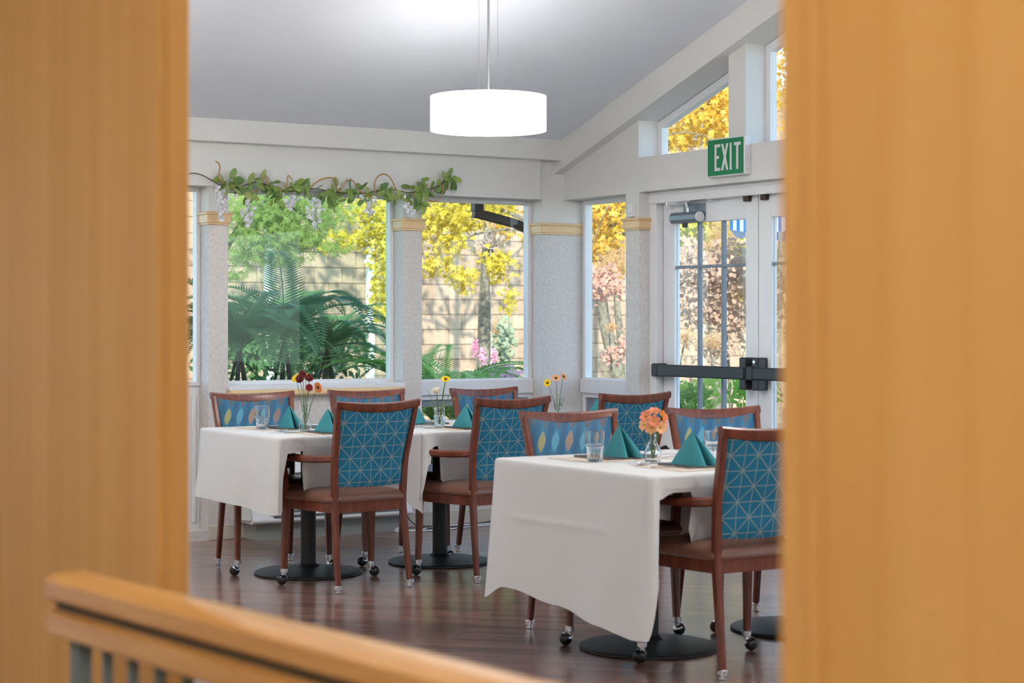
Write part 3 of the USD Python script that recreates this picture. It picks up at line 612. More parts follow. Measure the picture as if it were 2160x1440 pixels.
# ------------------------------------------------------------------ on the tables
TT = TZ + .0025
def placemat(x, y, lab, w=.42, d=.30): 
    o = obj("placemat", bx(x - w / 2, x + w / 2, y - d / 2, y + d / 2, TT, TT + .0012), M["runner"], None, False); tag(o, lab, "placemat", "beige paper placemats")
def menu(x, y, rot, lab, w=.28, d=.22):
    t = thing("menu_folder", lab, "menu", (x, y, TT + .0014), rot, "black menu folders on the tables")
    obj("cover", bx(-w / 2, w / 2, -d / 2, d / 2, .0055, .008, .0009), M["menu"], t, False); obj("pages", bx(-w / 2 + .004, w / 2 - .004, -d / 2 + .004, d / 2, .0022, .0056), M["ivory"], t, False); obj("back_cover", bx(-w / 2, w / 2, -d / 2, d / 2, 0, .0025, .0009), M["menu"], t, False)
def napkin(x, y, rot, lab, h=.112, sc=1.0, flip=1):
    K = np.array([(-.088, .004), (-.075, -.014), (-.03, -.030), (.02, -.036), (.055, -.033), (.070, -.024), (.064, -.014), (.036, -.004), (.0, .004), (-.016, .010), (.004, .016), (.050, .016), (.080, .014), (.090, .024), (.082, .038), (.040, .046), (-.02, .044), (-.07, .026)])
    K = np.vstack([K, K[:1]]); from scipy.interpolate import CubicSpline
    t_ = np.r_[0, np.cumsum(np.linalg.norm(np.diff(K, axis=0), axis=1))]; C = CubicSpline(t_, K, bc_type="periodic")(np.linspace(0, t_[-1], 97)[:-1]) * sc; C[:, 0] *= flip
    if flip < 0: C = C[::-1]
    rings = []
    for f in np.linspace(0, 1, 9):
        k = (1 - f) ** .92 * .985 + .015; lean = np.array([-.004 * flip, .004]) * f
        rings.append(np.c_[C * k + lean, np.full(len(C), h * f)])
    t = thing("folded_napkin", lab, "napkin", (x, y, TT + .0094), rot, "teal napkins folded into pyramids")
    obj("cloth", loft(rings), M["napkin"], t, 60)
RV = -YAW
for mx, my, lab in ((4.225, 8.90, "far placemat on the leftmost table"), (4.28, 8.40, "near placemat on the leftmost table"), (5.00, 8.90, "far placemat on the middle far table"), (5.06, 8.38, "near placemat on the middle far table"),
                    (4.42, 6.23, "far placemat on the front table"), (4.46, 5.68, "near placemat on the front table")): placemat(mx, my, lab)
menu(4.275, 8.87, 4, "menu under the napkin by the tumbler on the leftmost table"); menu(4.290, 8.39, -3, "menu under the near napkin on the leftmost table, partly behind the chair back")
menu(5.00, 8.86, 3, "menu under the far napkin of the middle far table"); menu(5.08, 8.36, -2, "menu under the near napkin of the middle far table")
menu(4.475, 6.26, 5, "menu under the napkin right of the tumbler on the front table"); menu(4.50, 5.72, -4, "menu under the large napkin by the coral flowers")
menu(5.80, 8.92, 2, "menu under the far napkin of the table before the corner column"); menu(5.93, 8.50, -2, "menu under the near napkin of the table before the corner column")
napkin(4.205, 8.80, RV - 46, "teal napkin between the tumbler and the burgundy flowers"); napkin(4.215, 8.375, RV - 42, "teal napkin right of the vase of burgundy flowers, by the chair back", .112, 1.1)
napkin(4.945, 8.79, RV + 44, "teal napkin left of the vase with the white rose", .118, 1.0, -1); napkin(5.010, 8.36, RV - 42, "teal napkin right of the vase with the white rose", .112, 1.1)
napkin(4.455, 6.215, RV - 54, "teal napkin behind the tumbler on the front table", .125, 1.22, 1); napkin(4.425, 5.69, RV - 42, "largest teal napkin, on the front table right of the coral flowers", .128, 1.2)
napkin(5.76, 8.93, RV + 10, "teal napkin peeking out left of the vase with peach flowers", .115, 1, -1); napkin(6.00, 8.58, RV - 44, "teal napkin right of the vase with peach flowers", .118, 1.0)
def tumbler_mesh(h=.122, r0=.031, r1=.041, ledge=.52):
    n = 56; a = np.arange(n) * 2 * math.pi / n; flute = .5 + .5 * np.cos(a * 14)
    def ring(r, z, fl=0): return np.c_[(r - fl * flute) * np.cos(a), (r - fl * flute) * np.sin(a), np.full(n, z)]
    zl = h * ledge; w = .0026
    R = [ring(r0 - .003, 0), ring(r0, .004, .0028), ring(r0 + .002, zl * .5, .0040), ring(r0 + .0045, zl - .008, .0036), ring(r0 + .0055, zl - .003, .0), ring(r1 - .003, zl), ring(r1 - .002, zl + .004), ring(r1 - .0035, zl + .008), ring(r1, h - .003), ring(r1, h - .001), ring(r1 - .001, h),
         ring(r1 - w, h - .001), ring(r1 - .0035 - w, zl + .008), ring(r0 + .002, zl - .004), ring(r0 - .003, .012), ring(r0 - .012, .010), ring(.001, .010)]
    return loft(R)
def tumbler(x, y, lab, h=.122):
    t = thing("tumbler", lab, "drinking glass", (x, y, TT + .0012), 0, "fluted glass tumblers"); obj("glass", tumbler_mesh(h), M["glass"], t, 40)
tumbler(4.075, 8.845, "empty fluted glass tumbler at the left end of the leftmost table"); tumbler(4.255, 6.10, "empty fluted glass tumbler on the front table"); tumbler(4.665, 5.86, "glass tumbler behind the large napkin of the front table")
def flat(poly, z, th, bend=None, n=1):
    m = trimesh.creation.extrude_polygon(poly, th, engine="earcut"); 
    m.apply_translation((0, 0, z)); return m
def cutlery(kind, x, y, rot, lab):
    t = thing(kind, lab, kind, (x, y, TT), rot, "steel cutlery on the cloths")
    hz = .002
    if kind == "fork":
        obj("handle", sweep([(0, -.10, hz), (0, -.03, hz + .006), (0, .03, hz + .004)], [.012, .007, .008], [.003, .003, .003]), M["steel"], t)
        obj("tines", cat(sweep([(0, .025, hz + .004), (0, .045, hz)], [.012, .023], .002), *[sweep([(u, .043, hz), (u, .065, hz + .001), (u, .09, hz + .008)], .0032, .0022) for u in (-.0095, -.0032, .0032, .0095)]), M["steel"], t)
    elif kind == "spoon":
        obj("handle", sweep([(0, -.10, hz), (0, -.02, hz + .008), (0, .035, hz + .006)], [.012, .007, .006], [.003, .003, .003]), M["steel"], t)
        b = trimesh.creation.icosphere(3, 1.0); b = b.slice_plane((0, 0, 0.0), (0, 0, -1)); b.vertices *= (.019, .031, .008); b.apply_translation((0, .062, .0095)); b2 = b.copy(); b2.vertices = (b2.vertices - [0, .062, .0095]) * [.95, .95, .85] + [0, .062, .0095]; b2.invert()
        obj("bowl", cat(b, b2), M["steel"], t)
    else:
        obj("handle", sweep([(0, -.11, hz + .002), (0, 0, hz + .002)], [.015, .012], [.006, .005]), M["steel"], t); obj("blade", sweep([(0, 0, hz + .002), (.001, .06, hz + .001), (.004, .11, hz)], [.014, .017, .006], [.003, .002, .001]), M["steel"], t)
for kind, x, y, r, lab in [("fork", 4.105, 8.56, 78, "steel fork on the leftmost table"), ("spoon", 4.135, 8.58, 66, "steel spoon on the leftmost table, beside the fork"), ("knife", 4.14, 8.48, -100, "steel knife on the leftmost table"),
                           ("fork", 4.88, 8.58, 78, "steel fork on the middle far table"), ("spoon", 4.92, 8.56, 62, "steel spoon on the middle far table"), ("knife", 4.93, 8.46, -102, "steel knife on the middle far table"),
                           ("fork", 4.335, 5.84, 74, "steel fork before the coral flowers' vase"), ("spoon", 4.375, 5.84, 60, "steel spoon before the coral flowers' vase"), ("knife", 4.36, 5.70, -104, "steel knife on the front table left of the large napkin"),
                           ("fork", 4.73, 6.22, -100, "steel fork at the far right of the front table"), ("spoon", 4.70, 6.10, -108, "steel spoon at the far right of the front table")]:
    cutlery(kind, x, y, r, lab)
# vases and flowers
def vase(prof, x, y, lab, sx=1, flut=0):
    t = thing("bud_vase", lab, "vase", (x, y, TT), 0, "small glass vases of the tables")
    w = .0022; inner = [(max(r - w, .001), z + (.006 if i == 0 else 0)) for i, (r, z) in enumerate(prof)]
    from scipy.interpolate import PchipInterpolator
    zz = np.array([z for r, z in prof]); rr = np.array([r for r, z in prof]); q = np.linspace(0, zz[-1], 22); f = PchipInterpolator(zz, rr)
    o = [(.001, 0)] + [(float(f(z)), z) for z in q] + [(float(f(zz[-1])) - w / 2, zz[-1] + .001)] + [(max(float(f(max(z, .006))) - w, .001), max(z, .006)) for z in q[::-1]] + [(.001, .006)]
    obj("glass", lathe(o, 32), M["glass"], t, 50)
vase([(.024, 0), (.031, .012), (.032, .030), (.024, .062), (.0125, .095), (.011, .115), (.014, .136)], 4.171, 8.540, "slim clear bud vase of burgundy and yellow flowers")
t = thing("bud_vase", "clear fluted glass holding the white rose and the yellow gerbera", "vase", (4.915, 8.470, TT), 0, "small glass vases of the tables"); obj("glass", tumbler_mesh(.108, .026, .031, .62), M["glass"], t, 40)
vase([(.025, 0), (.034, .012), (.034, .032), (.028, .060), (.0145, .086), (.0125, .096), (.018, .112)], 4.425, 5.945, "pear-shaped clear vase of coral flowers")
vase([(.034, 0), (.046, .012), (.046, .036), (.034, .055), (.020, .062), (.019, .078), (.024, .088)], 5.905, 8.840, "round clear vase of yellow and peach flowers")
def petals_ring(n, r0, r1, w, lift, curl=.0, twist=0.0, ph=0.0):
    V, F = [], []
    for k in range(n):
        a = 2 * math.pi * k / n + ph; ca, sa = math.cos(a), math.sin(a); prof = [(r0, .35, 0), (r0 + (r1 - r0) * .45, 1.0, lift * .55), (r0 + (r1 - r0) * .8, .85, lift * .9), (r1, .2, lift - curl)]
        b = len(V)
        for r, ww, z in prof:
            for s in (-1, 1): V.append((r * ca - s * ww * w / 2 * sa, r * sa + s * ww * w / 2 * ca, z + s * twist))
        for i in range(3): p = b + 2 * i; F += [(p, p + 1, p + 3), (p, p + 3, p + 2)]
    return trimesh.Trimesh(np.array(V), np.array(F), process=False)
def bloom(kind, r):
    if kind == "pompon":
        return cat(*[petals_ring(n, .1 * r, r * k, .34 * r, r * z, .12 * r, 0, i * .4) for i, (n, k, z) in enumerate(((14, 1.0, .02), (14, .97, .3), (13, .85, .6), (10, .62, .85), (7, .36, 1.0)))], sphere(r * .6, (0, 0, r * .3), 2, (1, 1, .8))), None
    if kind == "daisy": return cat(petals_ring(18, .25 * r, r, .3 * r, .12 * r, .05 * r), petals_ring(18, .25 * r, .92 * r, .3 * r, .2 * r, .04 * r, 0, .17)), lathe([(.30 * r, .02 * r), (.3 * r, .14 * r), (.18 * r, .22 * r), (.001, .24 * r)], 14)
    if kind == "rose": return cat(*[petals_ring(n, .05 * r, r * k, .8 * r, r * z, -.1 * r, .02 * r, i * .7) for i, (n, k, z) in enumerate(((6, 1.0, .35), (6, .85, .75), (5, .65, 1.0), (4, .4, 1.15)))], sphere(r * .55, (0, 0, r * .45), 2)), None
    return petals_ring(6, .08 * r, r, .75 * r, .42 * r, .12 * r, .03 * r), lathe([(.12 * r, 0), (.14 * r, .2 * r), (.02 * r, .34 * r)], 10)
Rv, Dv = np.array([math.cos(math.radians(YAW)), -math.sin(math.radians(YAW))]), np.array([math.sin(math.radians(YAW)), math.cos(math.radians(YAW))])
def flower(kind, r, mat, eye, vx, vy, foot, head, face, lab, grp, name="cut_flower", cat_="flower", stem_r=.0016):
    """head: (towards the reader's right, away from the reader, up) in metres from the vase's foot; face: direction the bloom looks."""
    h3 = np.r_[Rv * head[0] + Dv * head[1], head[2]]; f3 = np.r_[Rv * foot[0] + Dv * foot[1], foot[2]]
    d = np.r_[Rv * face[0] + Dv * face[1], face[2]]; d /= np.linalg.norm(d)
    t = thing(name, lab, cat_, (vx, vy, TT), 0, grp); mid = (f3 + h3) / 2 + np.r_[-(h3 - f3)[:2] * .12, .0]
    obj("stem", sweep(spline([f3, mid, h3 - d * r * .1], 9), 2 * stem_r, n=6, up=(.3, .4, .8)), M["stem"], t)
    B, E_ = bloom(kind, r); T = trimesh.geometry.align_vectors((0, 0, 1), d); T[:3, 3] = h3; B.apply_transform(T); obj("petals", B, M[mat], t, 40)
    if E_ is not None: E_.apply_transform(T); obj("flower_center", E_, M[eye], t, 40)
g1, g2, g3, g4 = "flowers in the slim vase", "flowers in the fluted glass", "flowers in the round vase", "coral flowers in the pear-shaped vase"
vA, vB, vC, vE = (4.171, 8.540), (4.915, 8.470), (4.425, 5.945), (5.905, 8.840)
S = .00243                                   # metres per photo pixel at the slim vase
def hA(px, py, d=0.0): return ((px - 645) * S, d, (911 - py) * S)
flower("pompon", .0225, "burgundy", None, *vA, (0, 0, .02), hA(639, 792, .01), (-.1, -.6, .8), "burgundy pompon flower, topmost in the slim vase", g1)
flower("pompon", .0235, "burgundy", None, *vA, (.002, 0, .02), hA(635, 801, -.012), (-.3, -.8, .5), "burgundy pompon flower left and low in front of the yellow one", g1)
flower("pompon", .0225, "burgundy", None, *vA, (.001, .002, .02), hA(654, 799, -.005), (.2, -.8, .6), "burgundy pompon flower right of the topmost one", g1)
flower("pompon", .0205, "red", None, *vA, (-.001, 0, .02), hA(654, 819, -.015), (.3, -.8, .4), "deep red round flower lowest in the slim vase", g1)
flower("daisy", .0235, "yellow", "eye_green", *vA, (-.002, .002, .02), hA(625, 800, .005), (-.4, -.7, .5), "yellow flower at the left of the burgundy ones", g1)
flower("daisy", .0225, "yellow", "eye_green", *vA, (0, .003, .02), hA(646, 796, .012), (.1, -.6, .8), "small yellow flower between the burgundy ones", g1)
flower("daisy", .0300, "orange", "eye", *vA, (.003, 0, .02), hA(671, 819, 0), (.75, -.5, .25), "orange gerbera leaning right out of the slim vase", g1)
S2 = .00248
def hB(px, py, d=0.0): return ((px - 925) * S2, d, (903 - py) * S2)
flower("daisy", .0260, "yellow", "eye", *vB, (.004, 0, .02), hB(938, 800), (0, -.55, .8), "yellow gerbera with a dark eye in the fluted glass", g2, stem_r=.0026)
flower("rose", .0250, "ivory", None, *vB, (-.003, 0, .02), hB(919, 827, -.01), (-.1, -.7, .7), "white rose in the fluted glass", g2, stem_r=.0024)
S3 = .00270
def hE(px, py, d=0.0): return ((px - 1177) * S3, d, (880 - py) * S3)
flower("daisy", .0235, "yellow", "eye", *vE, (-.004, 0, .02), hE(1156, 803), (-.4, -.85, .3), "yellow daisy leaning left out of the round vase", g3)
flower("daisy", .0275, "peach", "eye", *vE, (0, 0, .02), hE(1174, 793), (0, -.6, .7), "peach daisy in the middle of the round vase", g3)
flower("daisy", .0260, "peach", "eye", *vE, (.004, 0, .02), hE(1190, 790, .01), (.7, -.55, .5), "peach daisy leaning right out of the round vase", g3)
S4 = .00188
def hC(px, py, d=0.0): return ((px - 1378) * S4, d, (977 - py) * S4)
for i, (px, py, d, mt, face, lab) in enumerate([(1364, 880, .0, "coral", (-.5, -.7, .5), "coral lily bloom at the upper left"), (1381, 871, .01, "coral", (0, -.5, .9), "coral lily bloom at the very top"), (1398, 879, .005, "orange", (.7, -.5, .5), "orange lily bloom at the upper right"),
        (1361, 897, -.005, "peach", (-.7, -.6, .2), "peach lily bloom at the left edge"), (1379, 889, -.02, "coral", (.1, -1, .3), "coral lily bloom in the middle of the bunch"), (1393, 903, -.015, "peach", (.35, -.95, .15), "peach lily bloom with a green eye at the lower right"), (1400, 893, .012, "coral", (.8, -.3, .3), "coral lily bloom at the right edge"), (1374, 903, -.01, "peach", (-.2, -.9, -.1), "peach lily bloom hanging at the bottom of the bunch")]):
    flower("lily", .0265, mt, "eye_green", *vC, ((i - 3) * .0012, 0, .018), hC(px, py, d), face, lab + " of the coral bunch", g4)
def sprig(vx, vy, heads, lab, grp, mt="bright_leaf"):
    t = thing("greenery_sprig", lab, "greenery", (vx, vy, TT), 0, grp); st, lf = [], []
    for h in heads:
        h3 = np.r_[Rv * h[0] + Dv * h[1], h[2]]; C = spline([(0, 0, .03), h3 * (.5, .5, .6), h3], 9); st.append(sweep(C, .0018, n=5, up=(.3, .4, .8)))
        for k in range(26):
            p = C[3 + k % 6] + rng.normal(0, .002, 3); d = rng.normal(0, 1, 3); d[2] = abs(d[2]) * .6 + .2; d /= np.linalg.norm(d); q = p + d * rng.uniform(.008, .02); s = np.cross(d, rng.normal(0, 1, 3)); s *= .0012 / np.linalg.norm(s)
            lf.append(trimesh.Trimesh([p, (p + q) / 2 + s, q, (p + q) / 2 - s], [(0, 1, 2), (0, 2, 3)], process=False))
    obj("stems", cat(st), M["stem"], t); obj("leaves", cat(lf), M[mt], t, False, kind="stuff")
sprig(*vB, [(-.06, 0, .19), (.05, .01, .17), (.02, 0, .20), (-.02, .01, .15), (.075, 0, .145), (-.045, -.01, .13), (.03, -.01, .14)], "feathery greens around the white rose", g2)
sprig(*vA, [(.03, 0, .145), (-.012, .0, .15), (.012, .0, .13)], "thin green leaves among the burgundy flowers", g1); sprig(*vE, [(.02, 0, .12), (-.015, 0, .11), (.03, .01, .10)], "green leaves at the neck of the round vase", g3, "dark_leaf")

# ------------------------------------------------------------------ garland over the big window
def back(px, py, y): 
    d = Rv * (px - 1080) / 3940 + Dv; k = y / d[1]; return np.array([k * d[0], y, 1.3 - (py - 676) * k / 3940])
t = thing("leaf_garland", "artificial leaf garland with white wisteria twined on a rope above the big window", "garland")
YG = 10.225
def gl(pts, n, dy=0.0): return spline([back(x, y, YG + dy) for x, y in pts], n)
main = gl([(398, 366), (436, 374), (460, 388), (500, 396), (540, 384), (580, 398), (612, 404), (650, 398), (700, 404), (745, 408), (790, 404), (830, 400), (862, 406), (896, 400), (925, 392), (940, 380)], 90)
obj("stem", sweep(main, .006, n=6, up=(0, 1, .1)), M["twig"], t)
rope = gl([(455, 340), (464, 352), (462, 372), (474, 388), (500, 402), (530, 406), (552, 392), (559, 368), (568, 390), (590, 402), (604, 394), (608, 370), (616, 380)], 80, -.012)
rope2 = gl([(650, 400), (668, 384), (690, 375), (708, 380), (713, 402), (722, 398), (730, 382), (742, 380), (750, 390), (790, 412), (790, 394), (796, 374), (810, 367), (824, 376), (836, 400), (850, 412)], 90, -.014)
rope3 = gl([(858, 416), (880, 404), (902, 390), (894, 404), (910, 424), (926, 420), (934, 406), (934, 388)], 40, -.012)
obj("rope", sweep(rope, .0085, n=8, up=(0, 1, .1)), M["rope"], t); obj("rope", sweep(rope2, .0085, n=8, up=(0, 1, .1)), M["rope"], t); obj("rope", sweep(rope3, .008, n=8, up=(0, 1, .1)), M["rope"], t)
def leaf_blade(L, w):
    ts = np.array([0, .18, .48, .80, 1.0]); ws = np.array([.08, .70, 1.0, .82, .10]) * w / 2; V, F = [], []
    for a, b in zip(ts, ws): V += [(-b, a * L, .10 * b + .06 * L * math.sin(a * 3)), (0, a * L, .06 * L * math.sin(a * 3)), (b, a * L, .10 * b + .06 * L * math.sin(a * 3))]
    for i in range(4):
        for j in (0, 1): p = 3 * i + j; F += [(p, p + 1, p + 4), (p, p + 4, p + 3)]
    return trimesh.Trimesh(np.array(V), np.array(F), process=False)
blade0 = leaf_blade(1.0, .52)
tw = []
clusters = [(470, 386, 8, 20), (500, 394, 12, 28), (520, 404, 9, 24), (545, 384, 9, 24), (568, 402, 13, 28), (580, 420, 7, 14), (622, 392, 14, 26), (648, 398, 9, 22), (690, 408, 10, 22), (712, 420, 7, 16), (742, 404, 11, 24), (770, 408, 9, 20), (806, 400, 9, 22), (820, 415, 6, 16), (852, 418, 8, 18), (880, 404, 10, 22), (906, 404, 11, 22), (934, 382, 12, 20), (950, 376, 6, 12), (890, 428, 5, 10)]
for cx_, cy_, n, sp in clusters:
    c0 = back(cx_, cy_, YG)
    for k in range(n):
        p = back(cx_ + rng.normal(0, sp * .55), cy_ + rng.normal(0, sp * .30), YG - abs(rng.normal(0, .018)))
        L = rng.uniform(.050, .080); ang = rng.uniform(-2.6, 2.6) if k % 3 else math.pi + rng.normal(0, .6)
        b = blade0.copy(); b.vertices *= (L, L, L); b.apply_transform(trimesh.transformations.euler_matrix(rng.normal(0, .5) , rng.normal(0, .6), 0)); b.apply_transform(trimesh.transformations.rotation_matrix(math.pi / 2, (1, 0, 0))); b.apply_transform(trimesh.transformations.rotation_matrix(ang, (0, 1, 0)))
        if p[1] + b.vertices[:, 1].max() > 10.258: p[1] = 10.256 - b.vertices[:, 1].max()
        b.apply_translation(p); obj("leaf", b, M["garland_leaf"], t, 50)
        if k % 2 == 0: tw.append(sweep([c0, (c0 + p) / 2 + rng.normal(0, .006, 3) * (1, .3, 1), p], .0022, n=5, up=(.1, 1, .2)))
obj("twigs", cat(tw), M["twig"], t, kind="stuff")
for px, py, n, ln in [(466, 392, 22, 72), (522, 412, 26, 64), (614, 408, 20, 34), (664, 416, 26, 66), (780, 412, 18, 42), (866, 412, 16, 44)]:
    fl = []
    n = int(n * 1.8)
    for k in range(n):
        f = (k + .5) / n; p = back(px + rng.normal(0, 9 * (1 - f) + 3), py + f * ln, YG - .01 - abs(rng.normal(0, .012)))
        q = petals_ring(4, .001, rng.uniform(.010, .017), .016, .004); q.apply_transform(trimesh.transformations.euler_matrix(math.pi / 2 + rng.normal(0, .5), rng.normal(0, .5), rng.uniform(0, 6))); q.apply_translation(p); fl.append(q)
    b = obj("wisteria", cat(fl), M["blossom"], t, False, kind="stuff", label="hanging white wisteria blossom"); obj("stalk", sweep([back(px, py - 8, YG - .005), back(px + 3, py + ln * .6, YG - .012), back(px + 5, py + ln, YG - .012)], .0025, n=5, up=(.1, 1, .1)), M["twig"], b)

# ------------------------------------------------------------------ cables on the floor by the wall
t = thing("extension_cord", "white extension cord lying along the baseboard under the middle far table", "cord")
pts = [(5.55, 10.12), (5.75, 10.10), (5.95, 10.20), (6.2, 10.14), (6.45, 10.19), (6.62, 10.08), (6.45, 9.98), (6.2, 10.06), (5.9, 10.02), (5.62, 10.05)]
obj("cable", sweep(spline([(x, y, .006) for x, y in pts], 90), .010, n=6), M["cable_white"], t); obj("plug", bx(5.53, 5.60, 10.03, 10.07, 0, .03, .004), M["cable_white"], t, False)
t = thing("power_cable", "thin black cable curled on the floor right of the heater", "cord")
obj("cable", sweep(spline([(5.68, 10.20, .10), (5.72, 10.16, .03), (5.80, 10.14, .006), (5.88, 10.20, .006), (5.80, 10.24, .006), (5.74, 10.16, .010), (5.95, 10.10, .006), (6.3, 10.24, .006), (6.7, 10.25, .006)], 70), .007, n=6), M["rubber"], t)
obj("plug", bx(5.665, 5.695, 10.24, 10.276, .085, .12, .004), M["rubber"], t, False)

# ------------------------------------------------------------------ the garden beyond the glass
def at(px, py, D): return np.r_[Rv * (px - 1080) / 3940 * D + Dv * D, 1.3 - (py - 676) * D / 3940]
struct("ground_garden", cat(bx(-6, 34, 10.47, 30, -.25, -.04), bx(7.12, 34, -6, 10.47, -.25, -.04)), M["soil"])
# block wall: course by course, block by block
YBW, BH, BL, J = 21.9, .203, .406, .008
bw = struct("wall_garden", bx(3, 27, YBW + .02, YBW + .22, -.04, 4.75), M["mortar"], label="tan concrete block wall at the back of the garden")
rest = []
for r in range(-8, 16):
    z0 = 1.585 + r * BH
    if z0 < -.04: continue
    for c in range(-14, 44):
        x0 = 9.0 + (c + .5 * (r % 2)) * BL; d = float(rng.uniform(0, .006))
        if x0 < 3 or x0 > 26.5: continue
        b = bx(x0 + J / 2, x0 + BL - J / 2, YBW - d, YBW + .05, z0 + J / 2, z0 + BH - J / 2, .004)
        if -4 <= r <= 5 and 9.1 <= x0 <= 18.9: obj("block", b, M["block"][int(rng.integers(3))], bw, False)
        else: rest.append(bx(x0 + J / 2, x0 + BL - J / 2, YBW - d, YBW + .05, z0 + J / 2, z0 + BH - J / 2))
obj("blocks", cat(rest), M["block"][0], bw, False, kind="stuff")
for px, w_, lab in ((567, .115, "white downpipe on the garden wall behind the tree fern"), (781, .095, "white downpipe on the garden wall near the big window's right edge")):
    k = (YBW - .07) / (Rv * (px - 1080) / 3940 + Dv)[1]; x = k * (Rv * (px - 1080) / 3940 + Dv)[0]
    t = thing("downpipe", lab, "downpipe", (x, YBW - .07, -.04)); obj("pipe", bx(-w_ / 2, w_ / 2, -.045, .045, 0, 4.6, .012), M["white_pipe"], t, False)
    for z in (.5, 2.1, 3.7): obj("strap", bx(-w_ / 2 - .012, w_ / 2 + .012, .03, .06, z, z + .04), M["white_pipe"], t, False)
# brown downspout of this building's eave
t = thing("downspout", "dark brown downspout elbow hanging from the eave outside the back window", "downspout")
A = [back(1007, 405, 10.84), back(1007, 446, 10.84), back(1085, 471, 10.72)]
obj("drop", sweep([A[0] + (0, 0, .06), A[1]], .072, .072, up=(0, 1, 0), c=.12), M["dark_brown"], t); obj("elbow", sweep([A[1] + (-.03, 0, -.01), A[1] + (.02, -.01, -.02), A[2], A[2] + (.12, -.03, -.05)], .062, .062, c=.12), M["dark_brown"], t)
obj("bracket", bx(A[0][0] - .05, A[0][0] + .05, 10.80, 10.88, 2.17, 2.26), M["dark_brown"], t, False)

def star_leaf():
    V, F = [(0, 0, 0)], []
    angs = np.radians([-90, -62, -35, -8, 22, 50, 90, 130, 158, 188, 215, 242]); rr = [.30, .30, .72, .36, .95, .40, 1.05, .40, .95, .36, .72, .30]
    for a, r in zip(angs, rr): V.append((r * math.cos(a), r * math.sin(a), -.12 * r * r))
    for i in range(12): F.append((0, 1 + i, 1 + (i + 1) % 12))
    return np.array(V), np.array(F)
def round_leaf():
    a = np.arange(7) * 2 * math.pi / 7; V = np.vstack([[(0, 0, .06)], np.c_[.8 * np.cos(a), np.sin(a), .12 * np.cos(a) ** 2]]); return V, np.array([(0, 1 + i, 1 + (i + 1) % 7) for i in range(7)])
def lance_leaf(w=.2): return np.array([(0, -1, 0), (w, 0, .05), (0, 1, -.1), (-w, 0, .05)]), np.array([(0, 1, 2), (0, 2, 3)])
def fine_leaf():
    V, F = [], []
    for a in np.radians([20, 55, 90, 125, 160]):
        b = len(V); c, s = math.cos(a), math.sin(a); L = .7 + .35 * s; V += [(0, 0, 0), (c * L * .5 + s * .07, s * L * .5 - c * .07, 0), (c * L, s * L, -.1), (c * L * .5 - s * .07, s * L * .5 + c * .07, 0)]; F += [(b, b + 1, b + 2), (b, b + 2, b + 3)]
    return np.array(V), np.array(F)
def leafcloud(clusters, tmpl, size, var=.25, up=.6, front=.7):
    V0, F0 = tmpl; Vs, Fs, nb = [], [], 0
    for px, py, D, rx, ry, rd, n in clusters:
        c = at(px, py, D); s = D / 3940; u = np.clip(rng.normal(0, .52, (n, 3)), -1.35, 1.35)
        P = c + (u[:, :1] * rx * s) * np.r_[Rv, 0] + (u[:, 1:2] * rd) * np.r_[Dv, 0] + u[:, 2:] * ry * s * np.array([0, 0, 1])
        N = rng.normal(0, .6, (n, 3)) + np.r_[-Dv * front, up]; N /= np.linalg.norm(N, axis=1, keepdims=True)
        T = rng.normal(0, 1, (n, 3)) + (0, 0, -.9); T -= N * (T * N).sum(1, keepdims=True); T /= np.linalg.norm(T, axis=1, keepdims=True); B = np.cross(T, N)
        L = size * rng.uniform(1 - var, 1 + var, (n, 1, 1))
        W = P[:, None] + L * (V0[None, :, :1] * B[:, None] + V0[None, :, 1:2] * T[:, None] + V0[None, :, 2:] * N[:, None])
        Vs.append(W.reshape(-1, 3)); Fs.append((F0[None] + (np.arange(n) * len(V0))[:, None, None]).reshape(-1, 3) + nb); nb += n * len(V0)
    return trimesh.Trimesh(np.vstack(Vs), np.vstack(Fs), process=False)
def branches(paths, r0, r1=.3):
    return cat(*[sweep(spline(p, 14), np.linspace(2 * r, 2 * r * r1, 14), n=7, up=(.21, .32, .91)) for p, r in paths])
def tree(name, label, cat_, trunk, boughs, clusters, tmpl, mat, size, bark="bark", foliage="leaves", group=None, **kw):
    base = np.array(trunk[0][0][0]); t = thing(name, label, cat_, (0, 0, 0), 0, group)
    obj("trunk", branches(trunk[:1], 1), M[bark], t)
    for b in trunk[1:]: obj("trunk", branches([b], 1), M[bark], t)
    for b in boughs: obj("branch", branches([b], 1), M[bark], t)
    obj(foliage, leafcloud(clusters, tmpl, size, **kw), M[mat], t, False, kind="stuff"); return t
def g0(p): q = np.array(p); q[2] = -.06; return q
star, rnd, lan, fine = star_leaf(), round_leaf(), lance_leaf(), fine_leaf()
